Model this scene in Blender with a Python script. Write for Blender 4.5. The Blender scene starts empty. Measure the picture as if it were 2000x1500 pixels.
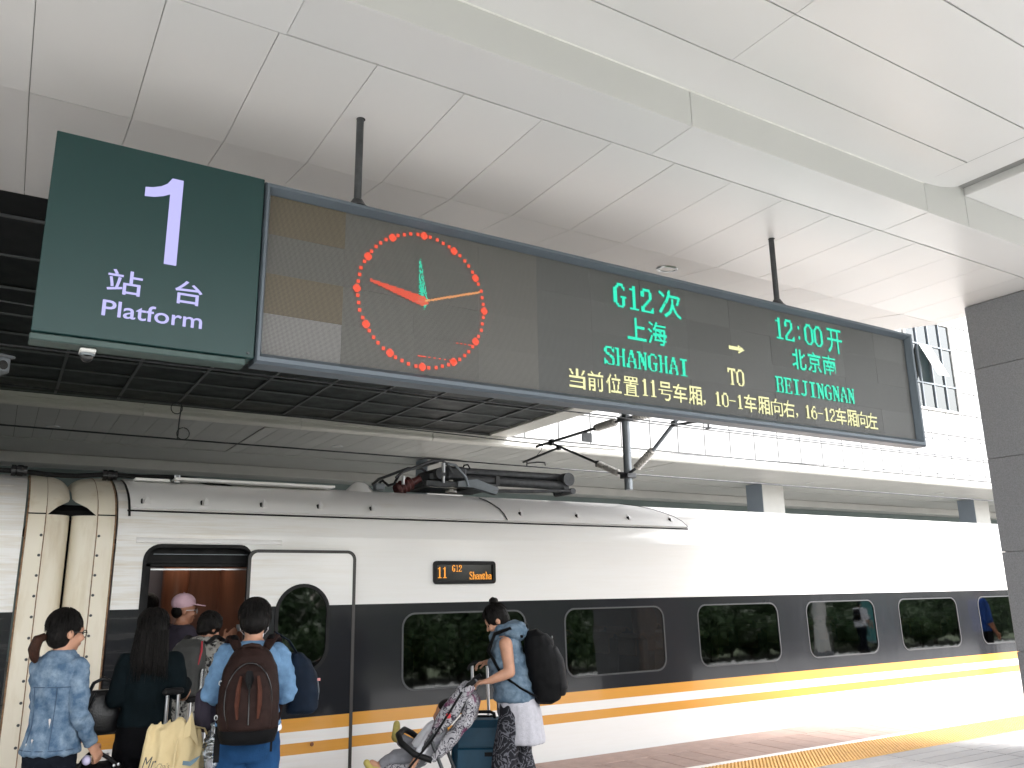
import bpy, bmesh, math, random
import numpy as np
from mathutils import Vector, Matrix, noise as mnoise
R = math.radians
random.seed(11)
SC = bpy.context.scene
COL = SC.collection

# ------------------------------------------------------------------ camera
YAW, PITCH, ROLL, FPX = 0.549490376, 0.242677161, -0.0138190623, 1617.1
CAM = Vector((0, 0, 1.70))
fw = Vector((math.sin(YAW)*math.cos(PITCH), math.cos(YAW)*math.cos(PITCH), math.sin(PITCH)))
rt = Vector((math.cos(YAW), -math.sin(YAW), 0))
up = rt.cross(fw)
cr, sr = math.cos(ROLL), math.sin(ROLL)
rt2 = rt*cr + up*sr
up2 = up*cr - rt*sr
cam = bpy.data.cameras.new('camera')
cam.sensor_width = 36.0
cam.lens = FPX/2000*36
cam.clip_start = 0.05
cam.clip_end = 2000
camo = bpy.data.objects.new('camera', cam)
COL.objects.link(camo)
m3 = Matrix((rt2, up2, -fw)).transposed()
camo.matrix_world = Matrix.Translation(CAM) @ m3.to_4x4()
SC.camera = camo

# ------------------------------------------------------------------ world, sun, exposure
SUN_TRAVEL = Vector((-0.30, 0.55, -0.78)).normalized()
w = bpy.data.worlds.new('World')
SC.world = w
w.use_nodes = True
nt = w.node_tree
bg = nt.nodes['Background']
sky = nt.nodes.new('ShaderNodeTexSky')
sky.sky_type = 'NISHITA'
sky.sun_disc = False
to_sun = -SUN_TRAVEL
sky.sun_elevation = math.asin(to_sun.z)
sky.sun_rotation = math.atan2(to_sun.x, to_sun.y)
sky.air_density = 1.2
sky.dust_density = 4.0
sky.ozone_density = 1.0
hs = nt.nodes.new('ShaderNodeHueSaturation')      # hazy, milky sky
hs.inputs['Saturation'].default_value = 0.30
nt.links.new(sky.outputs[0], hs.inputs['Color'])
nt.links.new(hs.outputs[0], bg.inputs[0])
bg.inputs[1].default_value = 0.15
sl = bpy.data.lights.new('sun', 'SUN')
sl.energy = 0.75
sl.angle = R(25.0)
sl.color = (1.0, 0.985, 0.965)
so = bpy.data.objects.new('sun', sl)
COL.objects.link(so)
so.rotation_euler = SUN_TRAVEL.to_track_quat('-Z', 'Y').to_euler()
so.location = (20, -20, 30)
vs = SC.view_settings
vs.view_transform = 'Standard'
vs.look = 'None'
EXPO = 2.40
vs.exposure = EXPO
vs.gamma = 1.0
SC.cycles.max_bounces = 12
SC.cycles.diffuse_bounces = 8
SC.cycles.glossy_bounces = 5
SC.cycles.transparent_max_bounces = 12
SC.cycles.use_denoising = True
SC.cycles.sample_clamp_indirect = 6.0
SC.cycles.caustics_reflective = False
SC.cycles.caustics_refractive = False

# ------------------------------------------------------------------ materials
def newmat(name):
    m = bpy.data.materials.new(name)
    m.use_nodes = True
    return m, m.node_tree.nodes, m.node_tree.links, m.node_tree.nodes['Principled BSDF']

def mat(name, col, rough=0.5, metal=0.0, var=0.0, scale=6.0, bump=0.0, bscale=40.0, coat=0.0, rnd=0.0,
        col2=None, thr=None, spec=0.5, stretch=(1, 1, 1), emit=None, estr=0.0, alpha=1.0, rvar=0.0, coords='Object'):
    """principled material with noise colour variation, roughness variation, bump and per-object variation"""
    m, N, L, P = newmat(name)
    P.inputs['Base Color'].default_value = (*col, 1)
    P.inputs['Roughness'].default_value = rough
    P.inputs['Metallic'].default_value = metal
    P.inputs['Coat Weight'].default_value = coat
    P.inputs['Coat Roughness'].default_value = 0.06
    P.inputs['Specular IOR Level'].default_value = spec
    if emit:
        P.inputs['Emission Color'].default_value = (*emit, 1)
        P.inputs['Emission Strength'].default_value = estr/2**EXPO
    tc = N.new('ShaderNodeTexCoord')
    mp = N.new('ShaderNodeMapping')
    mp.inputs['Scale'].default_value = stretch
    L.new(tc.outputs[coords], mp.inputs[0])
    last = None
    if var or col2 or rvar:
        nz = N.new('ShaderNodeTexNoise')
        nz.inputs['Scale'].default_value = scale
        nz.inputs['Detail'].default_value = 6
        nz.inputs['Roughness'].default_value = 0.62
        L.new(mp.outputs[0], nz.inputs[0])
        if rvar:
            mr = N.new('ShaderNodeMapRange')
            mr.inputs[1].default_value = 0.3
            mr.inputs[2].default_value = 0.7
            mr.inputs[3].default_value = max(0.02, rough-rvar)
            mr.inputs[4].default_value = rough+rvar
            L.new(nz.outputs[0], mr.inputs[0])
            L.new(mr.outputs[0], P.inputs['Roughness'])
        if var or col2:
            rp = N.new('ShaderNodeValToRGB')
            c2 = col2 if col2 else tuple(min(1, c*(1+var)) for c in col)
            c1 = col if col2 else tuple(c*(1-var) for c in col)
            rp.color_ramp.elements[0].color = (*c1, 1)
            rp.color_ramp.elements[1].color = (*c2, 1)
            rp.color_ramp.elements[0].position = thr[0] if thr else 0.32
            rp.color_ramp.elements[1].position = thr[1] if thr else 0.68
            L.new(nz.outputs[0], rp.inputs[0])
            last = rp.outputs[0]
    if rnd:
        oi = N.new('ShaderNodeObjectInfo')
        hv = N.new('ShaderNodeHueSaturation')
        mr = N.new('ShaderNodeMapRange')
        mr.inputs[3].default_value = 1-rnd
        mr.inputs[4].default_value = 1+rnd
        L.new(oi.outputs['Random'], mr.inputs[0])
        L.new(mr.outputs[0], hv.inputs['Value'])
        if last:
            L.new(last, hv.inputs['Color'])
        else:
            hv.inputs['Color'].default_value = (*col, 1)
        last = hv.outputs[0]
    if last:
        L.new(last, P.inputs['Base Color'])
    if bump:
        nb = N.new('ShaderNodeTexNoise')
        nb.inputs['Scale'].default_value = bscale
        nb.inputs['Detail'].default_value = 5
        L.new(mp.outputs[0], nb.inputs[0])
        bp = N.new('ShaderNodeBump')
        bp.inputs['Strength'].default_value = bump
        bp.inputs['Distance'].default_value = 0.02
        L.new(nb.outputs[0], bp.inputs['Height'])
        L.new(bp.outputs[0], P.inputs['Normal'])
    return m

def emitmat(name, col, strength):
    m, N, L, P = newmat(name)
    P.inputs['Base Color'].default_value = (0.02, 0.02, 0.02, 1)
    P.inputs['Emission Color'].default_value = (*col, 1)
    P.inputs['Emission Strength'].default_value = strength/2**EXPO   # strength = brightness on screen
    P.inputs['Roughness'].default_value = 0.6
    return m

def glassmat(name, tint, base_refl=0.05, rough=0.02, wav=0.0):
    """tinted pane: see-through body colour plus a fresnel mirror"""
    m, N, L, P = newmat(name)
    out = N['Material Output']
    N.remove(P)
    tr = N.new('ShaderNodeBsdfTransparent')
    tr.inputs[0].default_value = (*tint, 1)
    gl = N.new('ShaderNodeBsdfGlossy')
    gl.inputs['Roughness'].default_value = rough
    gl.inputs[0].default_value = (0.95, 0.97, 0.96, 1)
    fr = N.new('ShaderNodeFresnel')
    fr.inputs[0].default_value = 1.5
    ad = N.new('ShaderNodeMath')
    ad.operation = 'ADD'
    ad.inputs[1].default_value = base_refl
    L.new(fr.outputs[0], ad.inputs[0])
    mx = N.new('ShaderNodeMixShader')
    L.new(ad.outputs[0], mx.inputs[0])
    L.new(tr.outputs[0], mx.inputs[1])
    L.new(gl.outputs[0], mx.inputs[2])
    L.new(mx.outputs[0], out.inputs[0])
    if wav:
        tc = N.new('ShaderNodeTexCoord')
        nz = N.new('ShaderNodeTexNoise')
        nz.inputs['Scale'].default_value = 3.0
        L.new(tc.outputs['Object'], nz.inputs[0])
        bp = N.new('ShaderNodeBump')
        bp.inputs['Strength'].default_value = wav
        bp.inputs['Distance'].default_value = 0.01
        L.new(nz.outputs[0], bp.inputs['Height'])
        L.new(bp.outputs[0], gl.inputs['Normal'])
    return m

# ------------------------------------------------------------------ mesh helpers
class MB:
    def __init__(s):
        s.v = []
        s.f = []
    def add(s, vs_, fs_):
        n = len(s.v)
        s.v.extend([tuple(p) for p in vs_])
        s.f.extend([tuple(i+n for i in f) for f in fs_])
        return s
    def box(s, a, b, ch=0.0):
        x0, y0, z0 = [min(p, q) for p, q in zip(a, b)]
        x1, y1, z1 = [max(p, q) for p, q in zip(a, b)]
        if ch <= 0:
            vs_ = [(x0,y0,z0),(x1,y0,z0),(x1,y1,z0),(x0,y1,z0),(x0,y0,z1),(x1,y0,z1),(x1,y1,z1),(x0,y1,z1)]
            return s.add(vs_, [(0,3,2,1),(4,5,6,7),(0,1,5,4),(1,2,6,5),(2,3,7,6),(3,0,4,7)])
        c = min(ch, (x1-x0)/2.01, (y1-y0)/2.01, (z1-z0)/2.01)
        rings = []
        for z, i in ((z0, c), (z0+c, 0), (z1-c, 0), (z1, c)):
            X0, X1, Y0, Y1 = x0+i, x1-i, y0+i, y1-i
            rings.append([(X0+c-i*0.5,Y0,z),(X1-c+i*0.5,Y0,z),(X1,Y0+c-i*0.5,z),(X1,Y1-c+i*0.5,z),
                          (X1-c+i*0.5,Y1,z),(X0+c-i*0.5,Y1,z),(X0,Y1-c+i*0.5,z),(X0,Y0+c-i*0.5,z)])
        return s.loft(rings, True, True)
    def loft(s, rings, cap0=True, cap1=True, closed=True):
        n = len(rings[0])
        base = len(s.v)
        for r in rings:
            s.v.extend([tuple(p) for p in r])
        m_ = n if closed else n-1
        for k in range(len(rings)-1):
            for i in range(m_):
                j = (i+1) % n
                s.f.append((base+k*n+i, base+k*n+j, base+(k+1)*n+j, base+(k+1)*n+i))
        if cap0:
            s.f.append(tuple(base+i for i in reversed(range(n))))
        if cap1:
            s.f.append(tuple(base+(len(rings)-1)*n+i for i in range(n)))
        return s
    def tube(s, pts, r, n=8, cap=True, flat=1.0):
        pts = [Vector(p) for p in pts]
        rr = r if isinstance(r, (list, tuple)) else [r]*len(pts)
        rings = []
        u = None
        for i, p in enumerate(pts):
            d = (pts[min(i+1, len(pts)-1)] - pts[max(i-1, 0)]).normalized()
            if u is None:
                u = d.orthogonal().normalized()
                if abs(d.z) < 0.95:
                    u = d.cross(Vector((0, 0, 1))).normalized()
            u = (u - d*u.dot(d)).normalized()
            v_ = d.cross(u)
            rings.append([p + (u*math.cos(2*math.pi*k/n) + v_*math.sin(2*math.pi*k/n)*flat)*rr[i] for k in range(n)])
        return s.loft(rings, cap, cap)
    def cyl(s, a, b, r0, r1=None, n=16):
        return s.tube([a, b], [r0, r0 if r1 is None else r1], n)
    def ell(s, c, r, n=16, m_=10, rot=None):
        c = Vector(c)
        rings = []
        for k in range(1, m_):
            t = math.pi*k/m_
            ring = []
            for i in range(n):
                a = 2*math.pi*i/n
                p = Vector((r[0]*math.sin(t)*math.cos(a), r[1]*math.sin(t)*math.sin(a), -r[2]*math.cos(t)))
                if rot is not None:
                    p = rot @ p
                ring.append(c+p)
            rings.append(ring)
        return s.loft(rings, True, True)
    def cap(s, a, b, r0, r1, n=14, fl=1.0, side=None):
        """tapered capsule"""
        a = Vector(a); b = Vector(b)
        d = (b-a)
        L_ = d.length
        d = d.normalized() if L_ > 1e-6 else Vector((0, 0, 1))
        u = Vector(side) if side is not None else d.orthogonal()
        u = (u - d*u.dot(d)).normalized()
        v_ = d.cross(u)
        rings = []
        st = [(-1, .05), (-.85, .53), (-.5, .87), (0, 1)]
        for t, q in st:
            rings.append((a + d*(t*r0), r0*q))
        for k in range(1, 4):
            rings.append((a+d*(L_*k/4), r0+(r1-r0)*k/4))
        for t, q in reversed(st):
            rings.append((b - d*(t*r1), r1*q))
        return s.loft([[p + (u*math.cos(2*math.pi*i/n) + v_*fl*math.sin(2*math.pi*i/n))*q for i in range(n)] for p, q in rings])
    def xform(s, M_):
        s.v = [tuple(M_ @ Vector(p)) for p in s.v]
        return s
    def mesh(s, name, smooth=None):
        me = bpy.data.meshes.new(name)
        me.from_pydata(s.v, [], s.f)
        me.validate()
        me.update()
        if smooth is not None:
            me.shade_smooth()
            if smooth < 179:
                me.set_sharp_from_angle(angle=R(smooth))
        return me

def link(name, me, m, parent=None, loc=None, rot=None):
    o = bpy.data.objects.new(name, me)
    COL.objects.link(o)
    if me is not None and m is not None and len(me.materials) == 0:
        me.materials.append(m)
    if parent is not None:
        o.parent = parent
    if loc is not None:
        o.location = loc
    if rot is not None:
        o.rotation_euler = rot
    return o

def part(name, mb, m, parent, smooth=35, loc=None, rot=None, label=None):
    """mesh in the parent's own space"""
    o = link(name, mb.mesh(name, smooth), m, parent, loc, rot)
    if label:
        o['label'] = label
    return o

def tag(o, label, cat, group=None):
    o['label'] = label
    o['category'] = cat
    if group:
        o['group'] = group
    return o

def empty(name, label, cat, loc=(0, 0, 0), rz=0.0, group=None):
    o = bpy.data.objects.new(name, None)
    COL.objects.link(o)
    o.location = loc
    o.rotation_euler = (0, 0, rz)
    o.empty_display_size = 0.1
    return tag(o, label, cat, group)

def wpart(name, mb, m, root, smooth=35, label=None):
    """mesh given in world coordinates under an unrotated root"""
    L_ = Vector(root.location)
    p = root.parent
    while p is not None:
        L_ += Vector(p.location)
        p = p.parent
    mb.v = [(a-L_.x, b-L_.y, c-L_.z) for a, b, c in mb.v]
    return part(name, mb, m, root, smooth, label=label)

def struct(name, mb, m, smooth=None):
    o = link(name, mb.mesh(name, smooth), m)
    o['kind'] = 'structure'
    return o

def rrect(x0, x1, z0, z1, r, n=6):
    """rounded rectangle outline, list of (x,z), counter-clockwise seen from -y"""
    pts = []
    for cx, cz, a0 in ((x1-r, z0+r, -90), (x1-r, z1-r, 0), (x0+r, z1-r, 90), (x0+r, z0+r, 180)):
        for k in range(n+1):
            a = R(a0+90*k/n)
            pts.append((cx+r*math.cos(a), cz+r*math.sin(a)))
    return pts

# ------------------------------------------------------------------ text
def text_mesh(body, size=1.0, bold=0.0, extrude=0.0, shear=0.0):
    cu = bpy.data.curves.new('text', 'FONT')
    cu.body = body
    cu.size = size
    cu.offset = bold
    cu.extrude = extrude
    cu.shear = shear
    cu.resolution_u = 4
    o = bpy.data.objects.new('text', cu)
    COL.objects.link(o)
    dg = bpy.context.evaluated_depsgraph_get()
    me = bpy.data.meshes.new_from_object(o.evaluated_get(dg))
    bpy.data.objects.remove(o)
    bpy.data.curves.remove(cu)
    return me

def text_verts(body, bold=0.0, shear=0.0):
    me = text_mesh(body, 1.0, bold, 0.0, shear)
    me.calc_loop_triangles()
    v = np.array([p.co[:2] for p in me.vertices])
    t = np.array([tri.vertices[:] for tri in me.loop_triangles])
    bpy.data.meshes.remove(me)
    return v, t

def fit_text(body, x0, x1, z0, z1, y, bold=0.0, shear=0.0, keep=False):
    """flat text in the xz plane filling the given rectangle, facing -y"""
    v, t = text_verts(body, bold, shear)
    mn, mx = v.min(0), v.max(0)
    mb = MB()
    sx = (x1-x0)/(mx[0]-mn[0])
    sz = (z1-z0)/(mx[1]-mn[1])
    mb.v = [(x0+(p[0]-mn[0])*sx, y, z0+(p[1]-mn[1])*sz) for p in v]
    for a, b, c in t:
        A, B_, C_ = mb.v[a], mb.v[b], mb.v[c]
        cr_ = (B_[0]-A[0])*(C_[2]-A[2])-(B_[2]-A[2])*(C_[0]-A[0])
        mb.f.append((int(a), int(b), int(c)) if cr_ > 0 else (int(a), int(c), int(b)))
    return mb

def raster(body, w_, h_, bold=0.0):
    """rasterise text into a w x h grid of lamps, rows from the top"""
    v, t = text_verts(body, bold)
    mn, mx = v.min(0), v.max(0)
    v = (v-mn)/(mx-mn)
    g = np.zeros((h_, w_), bool)
    xs = (np.arange(w_)+0.5)/w_
    zs = 1-(np.arange(h_)+0.5)/h_
    X, Z = np.meshgrid(xs, zs)
    for a, b, c in t:
        A, B_, C_ = v[a], v[b], v[c]
        d = (B_[1]-C_[1])*(A[0]-C_[0])+(C_[0]-B_[0])*(A[1]-C_[1])
        if abs(d) < 1e-12:
            continue
        l1 = ((B_[1]-C_[1])*(X-C_[0])+(C_[0]-B_[0])*(Z-C_[1]))/d
        l2 = ((C_[1]-A[1])*(X-C_[0])+(A[0]-C_[0])*(Z-C_[1]))/d
        g |= (l1 >= -1e-6) & (l2 >= -1e-6) & (l1+l2 <= 1+1e-6)
    return g

SERIF = {
'G': "..####..|.##..##.|##....#.|##......|##......|##......|##..####|##...##.|##...##.|##...##.|.##..##.|..####..",
'1': "...##...|.####...|...##...|...##...|...##...|...##...|...##...|...##...|...##...|...##...|...##...|.######.",
'2': ".#####..|##...##.|##...##.|##...##.|.....##.|....##..|...##...|..##....|.##.....|##.....#|##....##|########",
'0': "..####..|.##..##.|##....##|##....##|##....##|##....##|##....##|##....##|##....##|##....##|.##..##.|..####..",
'6': "...###..|..##..#.|.##.....|.##.....|##.###..|###..##.|##....##|##....##|##....##|##....##|.##..##.|..####..",
'S': ".#####.#|##...###|##....##|##.....#|.###....|..####..|....###.|.....###|#.....##|##....##|###...##|#.#####.",
'H': "###..###|.##..##.|.##..##.|.##..##.|.##..##.|.######.|.##..##.|.##..##.|.##..##.|.##..##.|.##..##.|###..###",
'A': "...##...|...##...|..####..|..#.##..|..#.##..|.##..##.|.#...##.|.######.|.#...##.|##....##|##....##|###..###",
'N': "###..###|.###..#.|.###..#.|.####.#.|.#.##.#.|.#.##.#.|.#.####.|.#..###.|.#..###.|.#...##.|.#...##.|###..##.",
'I': ".######.|...##...|...##...|...##...|...##...|...##...|...##...|...##...|...##...|...##...|...##...|.######.",
'T': "########|##.##.##|#..##..#|...##...|...##...|...##...|...##...|...##...|...##...|...##...|...##...|..####..",
'O': "..####..|.##..##.|##....##|##....##|##....##|##....##|##....##|##....##|##....##|##....##|.##..##.|..####..",
'B': "#######.|.##...##|.##...##|.##...##|.##..##.|.#####..|.##..##.|.##...##|.##...##|.##...##|.##...##|#######.",
'E': "########|.##...##|.##....#|.##..#..|.##..#..|.#####..|.##..#..|.##..#..|.##.....|.##....#|.##...##|########",
'J': "..######|....##..|....##..|....##..|....##..|....##..|....##..|....##..|....##..|....##..|##.##...|.###....",
':': "........|........|...##...|...##...|........|........|........|........|...##...|...##...|........|........",
'-': "........|........|........|........|........|########|........|........|........|........|........|........",
'a': "........|........|........|........|.#####..|##...##.|....###.|.###.##.|##...##.|##...##.|##..###.|.###.###",
'n': "........|........|........|........|##.###..|.###.##.|.##..##.|.##..##.|.##..##.|.##..##.|.##..##.|###..###",
'g': "........|........|........|.###.###|##.###..|##..##..|##..##..|.####...|##......|.#####..|##...##.|.#####..",
'h': "###.....|.##.....|.##.....|.##.....|.##.##..|.###.##.|.##..##.|.##..##.|.##..##.|.##..##.|.##..##.|###..###",
}
def serif_raster(txt, cw, h_, thin=False):
    out = np.zeros((h_, cw*len(txt)), bool)
    for k, ch in enumerate(txt):
        g = np.array([[c == '#' for c in row] for row in SERIF[ch].split('|')])
        gw = max(3, cw-1)
        yi = (np.arange(h_)*12/h_).astype(int)
        xi = (np.arange(gw)*8/gw).astype(int)
        out[:, k*cw:k*cw+gw] = g[np.ix_(yi, xi)]
    return out
# ================================================================== shared materials
M = {}
M['panel'] = mat('ceiling_panel_paint', (0.64, 0.632, 0.622), 0.36, var=0.02, scale=0.8, rnd=0.035, rvar=0.03)
M['panel_up'] = mat('ceiling_panel_paint_upper', (0.645, 0.638, 0.63), 0.33, var=0.015, scale=0.7, rnd=0.025, rvar=0.03)
M['groove'] = mat('dark_joint_filler', (0.10, 0.095, 0.09), 0.8)  # plain dark grey, behind joints and in the track roof
M['joint'] = mat('ceiling_joint_filler', (0.36, 0.355, 0.35), 0.8)
M['slab'] = mat('roof_slab_concrete', (0.25, 0.25, 0.24), 0.9, var=0.2, scale=2)
M['granite'] = mat('granite_cladding', (0.235, 0.24, 0.255), 0.6, var=0.22, scale=90, rvar=0.1, rnd=0.05)
M['pave_red'] = mat('red_paving', (0.36, 0.26, 0.225), 0.7, var=0.16, scale=7, bump=0.2, bscale=60, rnd=0.05, rvar=0.1)
M['pave_grey'] = mat('grey_paving', (0.26, 0.257, 0.255), 0.55, var=0.16, scale=5, bump=0.15, bscale=70, rnd=0.06, rvar=0.12)
M['pave_bounce'] = mat('pale_bounce_paving', (0.49, 0.49, 0.485), 0.6, var=0.10, scale=4, bump=0.1, bscale=60)  # unseen platform floor, made paler to bounce light onto the ceiling
M['pave_base'] = mat('paving_mortar', (0.16, 0.15, 0.14), 0.9, var=0.2, scale=20)
M['tactile'] = mat('yellow_tactile_tile', (0.60, 0.345, 0.105), 0.55, var=0.12, scale=14, rnd=0.06)
M['white_line'] = mat('white_line_paint', (0.78, 0.77, 0.74), 0.55, var=0.08, scale=12)
M['concrete'] = mat('concrete', (0.33, 0.32, 0.30), 0.9, var=0.2, scale=3, bump=0.2, bscale=30)
M['ballast'] = mat('ballast', (0.16, 0.14, 0.12), 0.95, var=0.5, scale=30, bump=1.0, bscale=25)
M['dark_panel'] = mat('dark_mesh_panel', (0.010, 0.0105, 0.011), 0.42, var=0.4, scale=2.2, rnd=0.5, rvar=0.1, spec=.3)
M['grid_bar'] = mat('dark_grid_bar', (0.13, 0.135, 0.14), 0.45, metal=0.2)
M['far_panel'] = mat('far_soffit_panel', (0.52, 0.52, 0.51), 0.42, var=0.05, scale=1.2, rnd=0.06)
M['far_white'] = mat('far_fascia_paint', (0.70, 0.69, 0.66), 0.4, var=0.05, scale=1)
M['tile'] = mat('white_facade_tile', (0.42, 0.42, 0.42), 0.4, var=0.03, scale=1.0, rnd=0.025)
M['tile_joint'] = mat('facade_joint', (0.09, 0.09, 0.09), 0.8)
M['alu'] = mat('grey_aluminium', (0.22, 0.24, 0.26), 0.38, metal=0.7)
M['alu_light'] = mat('bright_aluminium', (0.62, 0.63, 0.65), 0.28, metal=0.9)
M['black'] = mat('black_rubber', (0.006, 0.006, 0.0065), 0.6, rvar=0.1, scale=10, spec=.25)
M['black_gloss'] = mat('black_gloss_plastic', (0.012, 0.012, 0.013), 0.12)
M['bl_col'] = mat('blue_grey_column_side', (0.22, 0.26, 0.31), 0.45, var=0.06, scale=1)
M['teal_wall'] = mat('teal_grey_wall', (0.20, 0.25, 0.25), 0.6, var=0.12, scale=0.6)
M['steel'] = mat('painted_steel', (0.20, 0.22, 0.24), 0.45, metal=0.5, var=0.1, scale=8)
M['iron'] = mat('dark_galvanised_iron', (0.07, 0.073, 0.078), 0.5, metal=0.4, var=0.25, scale=12)
M['porcelain'] = mat('porcelain_insulator', (0.42, 0.40, 0.37), 0.25, var=0.08, scale=10)
M['grass'] = mat('grass_ground', (0.06, 0.09, 0.03), 0.9, var=0.4, scale=4)

# ================================================================== ground, platform, track
g = MB().box((-900, -900, -1.9), (900, 900, -1.5))
struct('ground', g, M['concrete'])
g = MB().box((-60, 7.62, -1.49), (120, 16.15, -1.28))
struct('track_bed', g, M['ballast'])
g = MB().box((-60, -60, -1.49), (120, -2.62, -0.12))
struct('lawn', g, M['grass'])
g = MB().box((-60, -2.6, -1.49), (120, 7.45, -0.024))
plat = struct('platform', g, M['pave_base'])
g = MB().box((-60, 16.2, -1.49), (120, 40, 0.0))
struct('far_platform', g, M['concrete'])
for yc in (9.34, 14.3):
    rr_ = empty('railway_track', 'pair of steel rails under the train' if yc < 10 else 'empty pair of steel rails beyond the train', 'rails', (0, yc, -1.28))
    for s_ in (-0.7175, 0.7175):
        part('rail', MB().box((-60, s_-0.035, 0.1), (120, s_+0.035, 0.2)).box((-60, s_-0.07, 0.06), (120, s_+0.07, 0.098)), M['steel'], rr_)
    part('sleeper_row', MB().add([], []) if False else (lambda q: [q.box((x, -1.3, 0.0), (x+0.25, 1.3, 0.058)) for x in np.arange(-20, 60, 0.6)] and q)(MB()), M['concrete'], rr_)['kind'] = 'stuff'

def tiles(name, x0, x1, y0, y1, nx, ny, m, gap=0.006, top=0.0, th=0.022, jit=0.0008):
    dx, dy = (x1-x0)/nx, (y1-y0)/ny
    me = MB().box((-dx/2+gap/2, -dy/2+gap/2, -th), (dx/2-gap/2, dy/2-gap/2, 0), 0.003).mesh(name, 30)
    for i in range(nx):
        for j in range(ny):
            o = link(name, me, m, plat, (x0+dx*(i+.5), y0+dy*(j+.5), top+random.uniform(-jit, jit)))
            o.rotation_euler = (random.uniform(-jit, jit), random.uniform(-jit, jit), 0)
# edge coping, red paving, white line, tactile tiles, grey paving (the part of the platform that can be seen)
tiles('coping_stone', -6, 18, 7.16, 7.55, 20, 1, M['pave_red'])
tiles('red_paver', -2, 18, 6.545, 7.155, 68, 1, M['pave_red'], gap=.010)
part('edge_field', MB().box((-6, 6.545, -0.023), (-2.01, 7.155, -0.002)), M['pave_red'], plat)
part('white_line', MB().box((-60, 6.445, -0.023), (120, 6.54, 0.001)), M['white_line'], plat)
# blister tile
def blister(n=6, s=0.29):
    b = MB().box((-s/2+.002, -s/2+.002, -0.022), (s/2-.002, s/2-.002, 0.0))
    p = s/n
    for i in range(n):
        for j in range(n):
            cx, cy = -s/2+p*(i+.5), -s/2+p*(j+.5)
            a, c = p*0.36, p*0.2
            b.add([(cx-a, cy-a, 0), (cx+a, cy-a, 0), (cx+a, cy+a, 0), (cx-a, cy+a, 0), (cx-c, cy-c, .010), (cx+c, cy-c, .010), (cx+c, cy+c, .010), (cx-c, cy+c, .010)],
                  [(0, 1, 5, 4), (1, 2, 6, 5), (2, 3, 7, 6), (3, 0, 4, 7), (4, 5, 6, 7)])
    return b.mesh('tactile_tile', None)
bm_t = blister()
for i in range(38):
    for j in range(2):
        link('tactile_tile', bm_t, M['tactile'], plat, (4.2+0.29*(i+.5), 5.858+0.29*(j+.5)-.005, random.uniform(-.001, .001)))
tiles('grey_paver', 3.0, 15.0, 3.45, 5.85, 12, 14, M['pave_grey'], gap=.010)
part('paving_field', MB().box((-60, -2.6, -0.023), (2.99, 5.85, -0.002)).box((15.01, -2.6, -0.023), (120, 5.85, -0.002)).box((2.99, -2.6, -0.023), (15.01, 3.445, -0.002))
     .box((-60, 5.852, -0.023), (4.195, 6.443, -0.002)).box((15.23, 5.852, -0.023), (120, 6.443, -0.002)), M['pave_bounce'], plat)
part('edge_field', MB().box((-60, 6.543, -0.023), (-6.01, 7.55, -0.002)).box((18.01, 6.543, -0.023), (120, 7.55, -0.002)), M['pave_red'], plat)
part('platform_wall', MB().box((-60, 7.40, -1.4), (120, 7.52, -0.026)), M['concrete'], plat)

# ================================================================== near canopy
ZC, ZU, YB, YG, YF, YO = 4.638, 4.90, 3.53, 3.955, 5.262, 7.56
can = empty('platform_canopy', 'pale panelled ceiling of the near platform canopy above the hanging signs', 'canopy', (0, 2, ZC))
YK, XW = -1.2, -10.0  # unseen back and left ends, pulled in to let skylight under
PX, P0 = 0.5676, 0.979
XE = 9.1
def panel(x0, x1, corners, m, th=0.02, gx=0.0022):
    """panel from its underside outline [(y,z) near, (y,z) far]"""
    (ya, za), (yb_, zb) = corners
    b = MB()
    vs_ = [(x0+gx, ya, za), (x1-gx, ya, za), (x1-gx, yb_, zb), (x0+gx, yb_, zb)]
    vs_ += [(x, y, z+th) for x, y, z in vs_]
    b.add(vs_, [(0, 3, 2, 1), (4, 5, 6, 7), (0, 1, 5, 4), (1, 2, 6, 5), (2, 3, 7, 6), (3, 0, 4, 7)])
    cx, cy, cz = (x0+x1)/2, (ya+yb_)/2, (za+zb)/2
    b.v = [(a-cx, c-cy, d-cz) for a, c, d in b.v]
    o = link('ceiling_panel', b.mesh('ceiling_panel'), m, can, (cx, cy-2, cz-ZC))
    o.rotation_euler = (random.gauss(0, 0.0012), random.gauss(0, 0.0016), 0)
    return o
SL = 0.148
zo = ZC+(YO-YF)*SL
k0, k1 = -6, 14
for k in range(k0, k1+1):
    x0, x1 = P0+PX*k, P0+PX*(k+1)
    x1 = min(x1, XE)
    if x0 > XE-0.05:
        continue
    panel(x0, x1, [(YG+0.007, ZC), (YF-0.001, ZC)], M['panel'])
    panel(x0, x1, [(YF+0.002, ZC+0.0005), (YO, zo)], M['panel'])
# strip, riser and upper ceiling, joints every 2.57 m
XJ = [-6.69, -4.12, -1.55, 1.015, 3.58, 6.165, 6.75, XE]
def vpanel(x0, x1, y, z0, z1, th=0.02):
    b = MB().box((x0+.003, y, z0), (x1-.003, y+th, z1), 0.003)
    cx, cz = (x0+x1)/2, (z0+z1)/2
    b.v = [(a-cx, c-y, d-cz) for a, c, d in b.v]
    o = link('riser_panel', b.mesh('riser_panel'), M['panel_up'], can, (cx, y-2, cz-ZC))
    o.rotation_euler = (random.gauss(0, .002), 0, 0)
for a, b_ in zip(XJ[:-1], XJ[1:]):
    panel(a, b_, [(YB+0.001, ZC-0.001), (YG-0.007, ZC-0.001)], M['panel_up'])
    vpanel(a, b_, YB, ZC, ZU+0.02 if a < 6 else ZU+0.13)
YU = [YB, 3.155, 2.657, 2.146, 1.64, 1.13, 0.62, 0.11]
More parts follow.
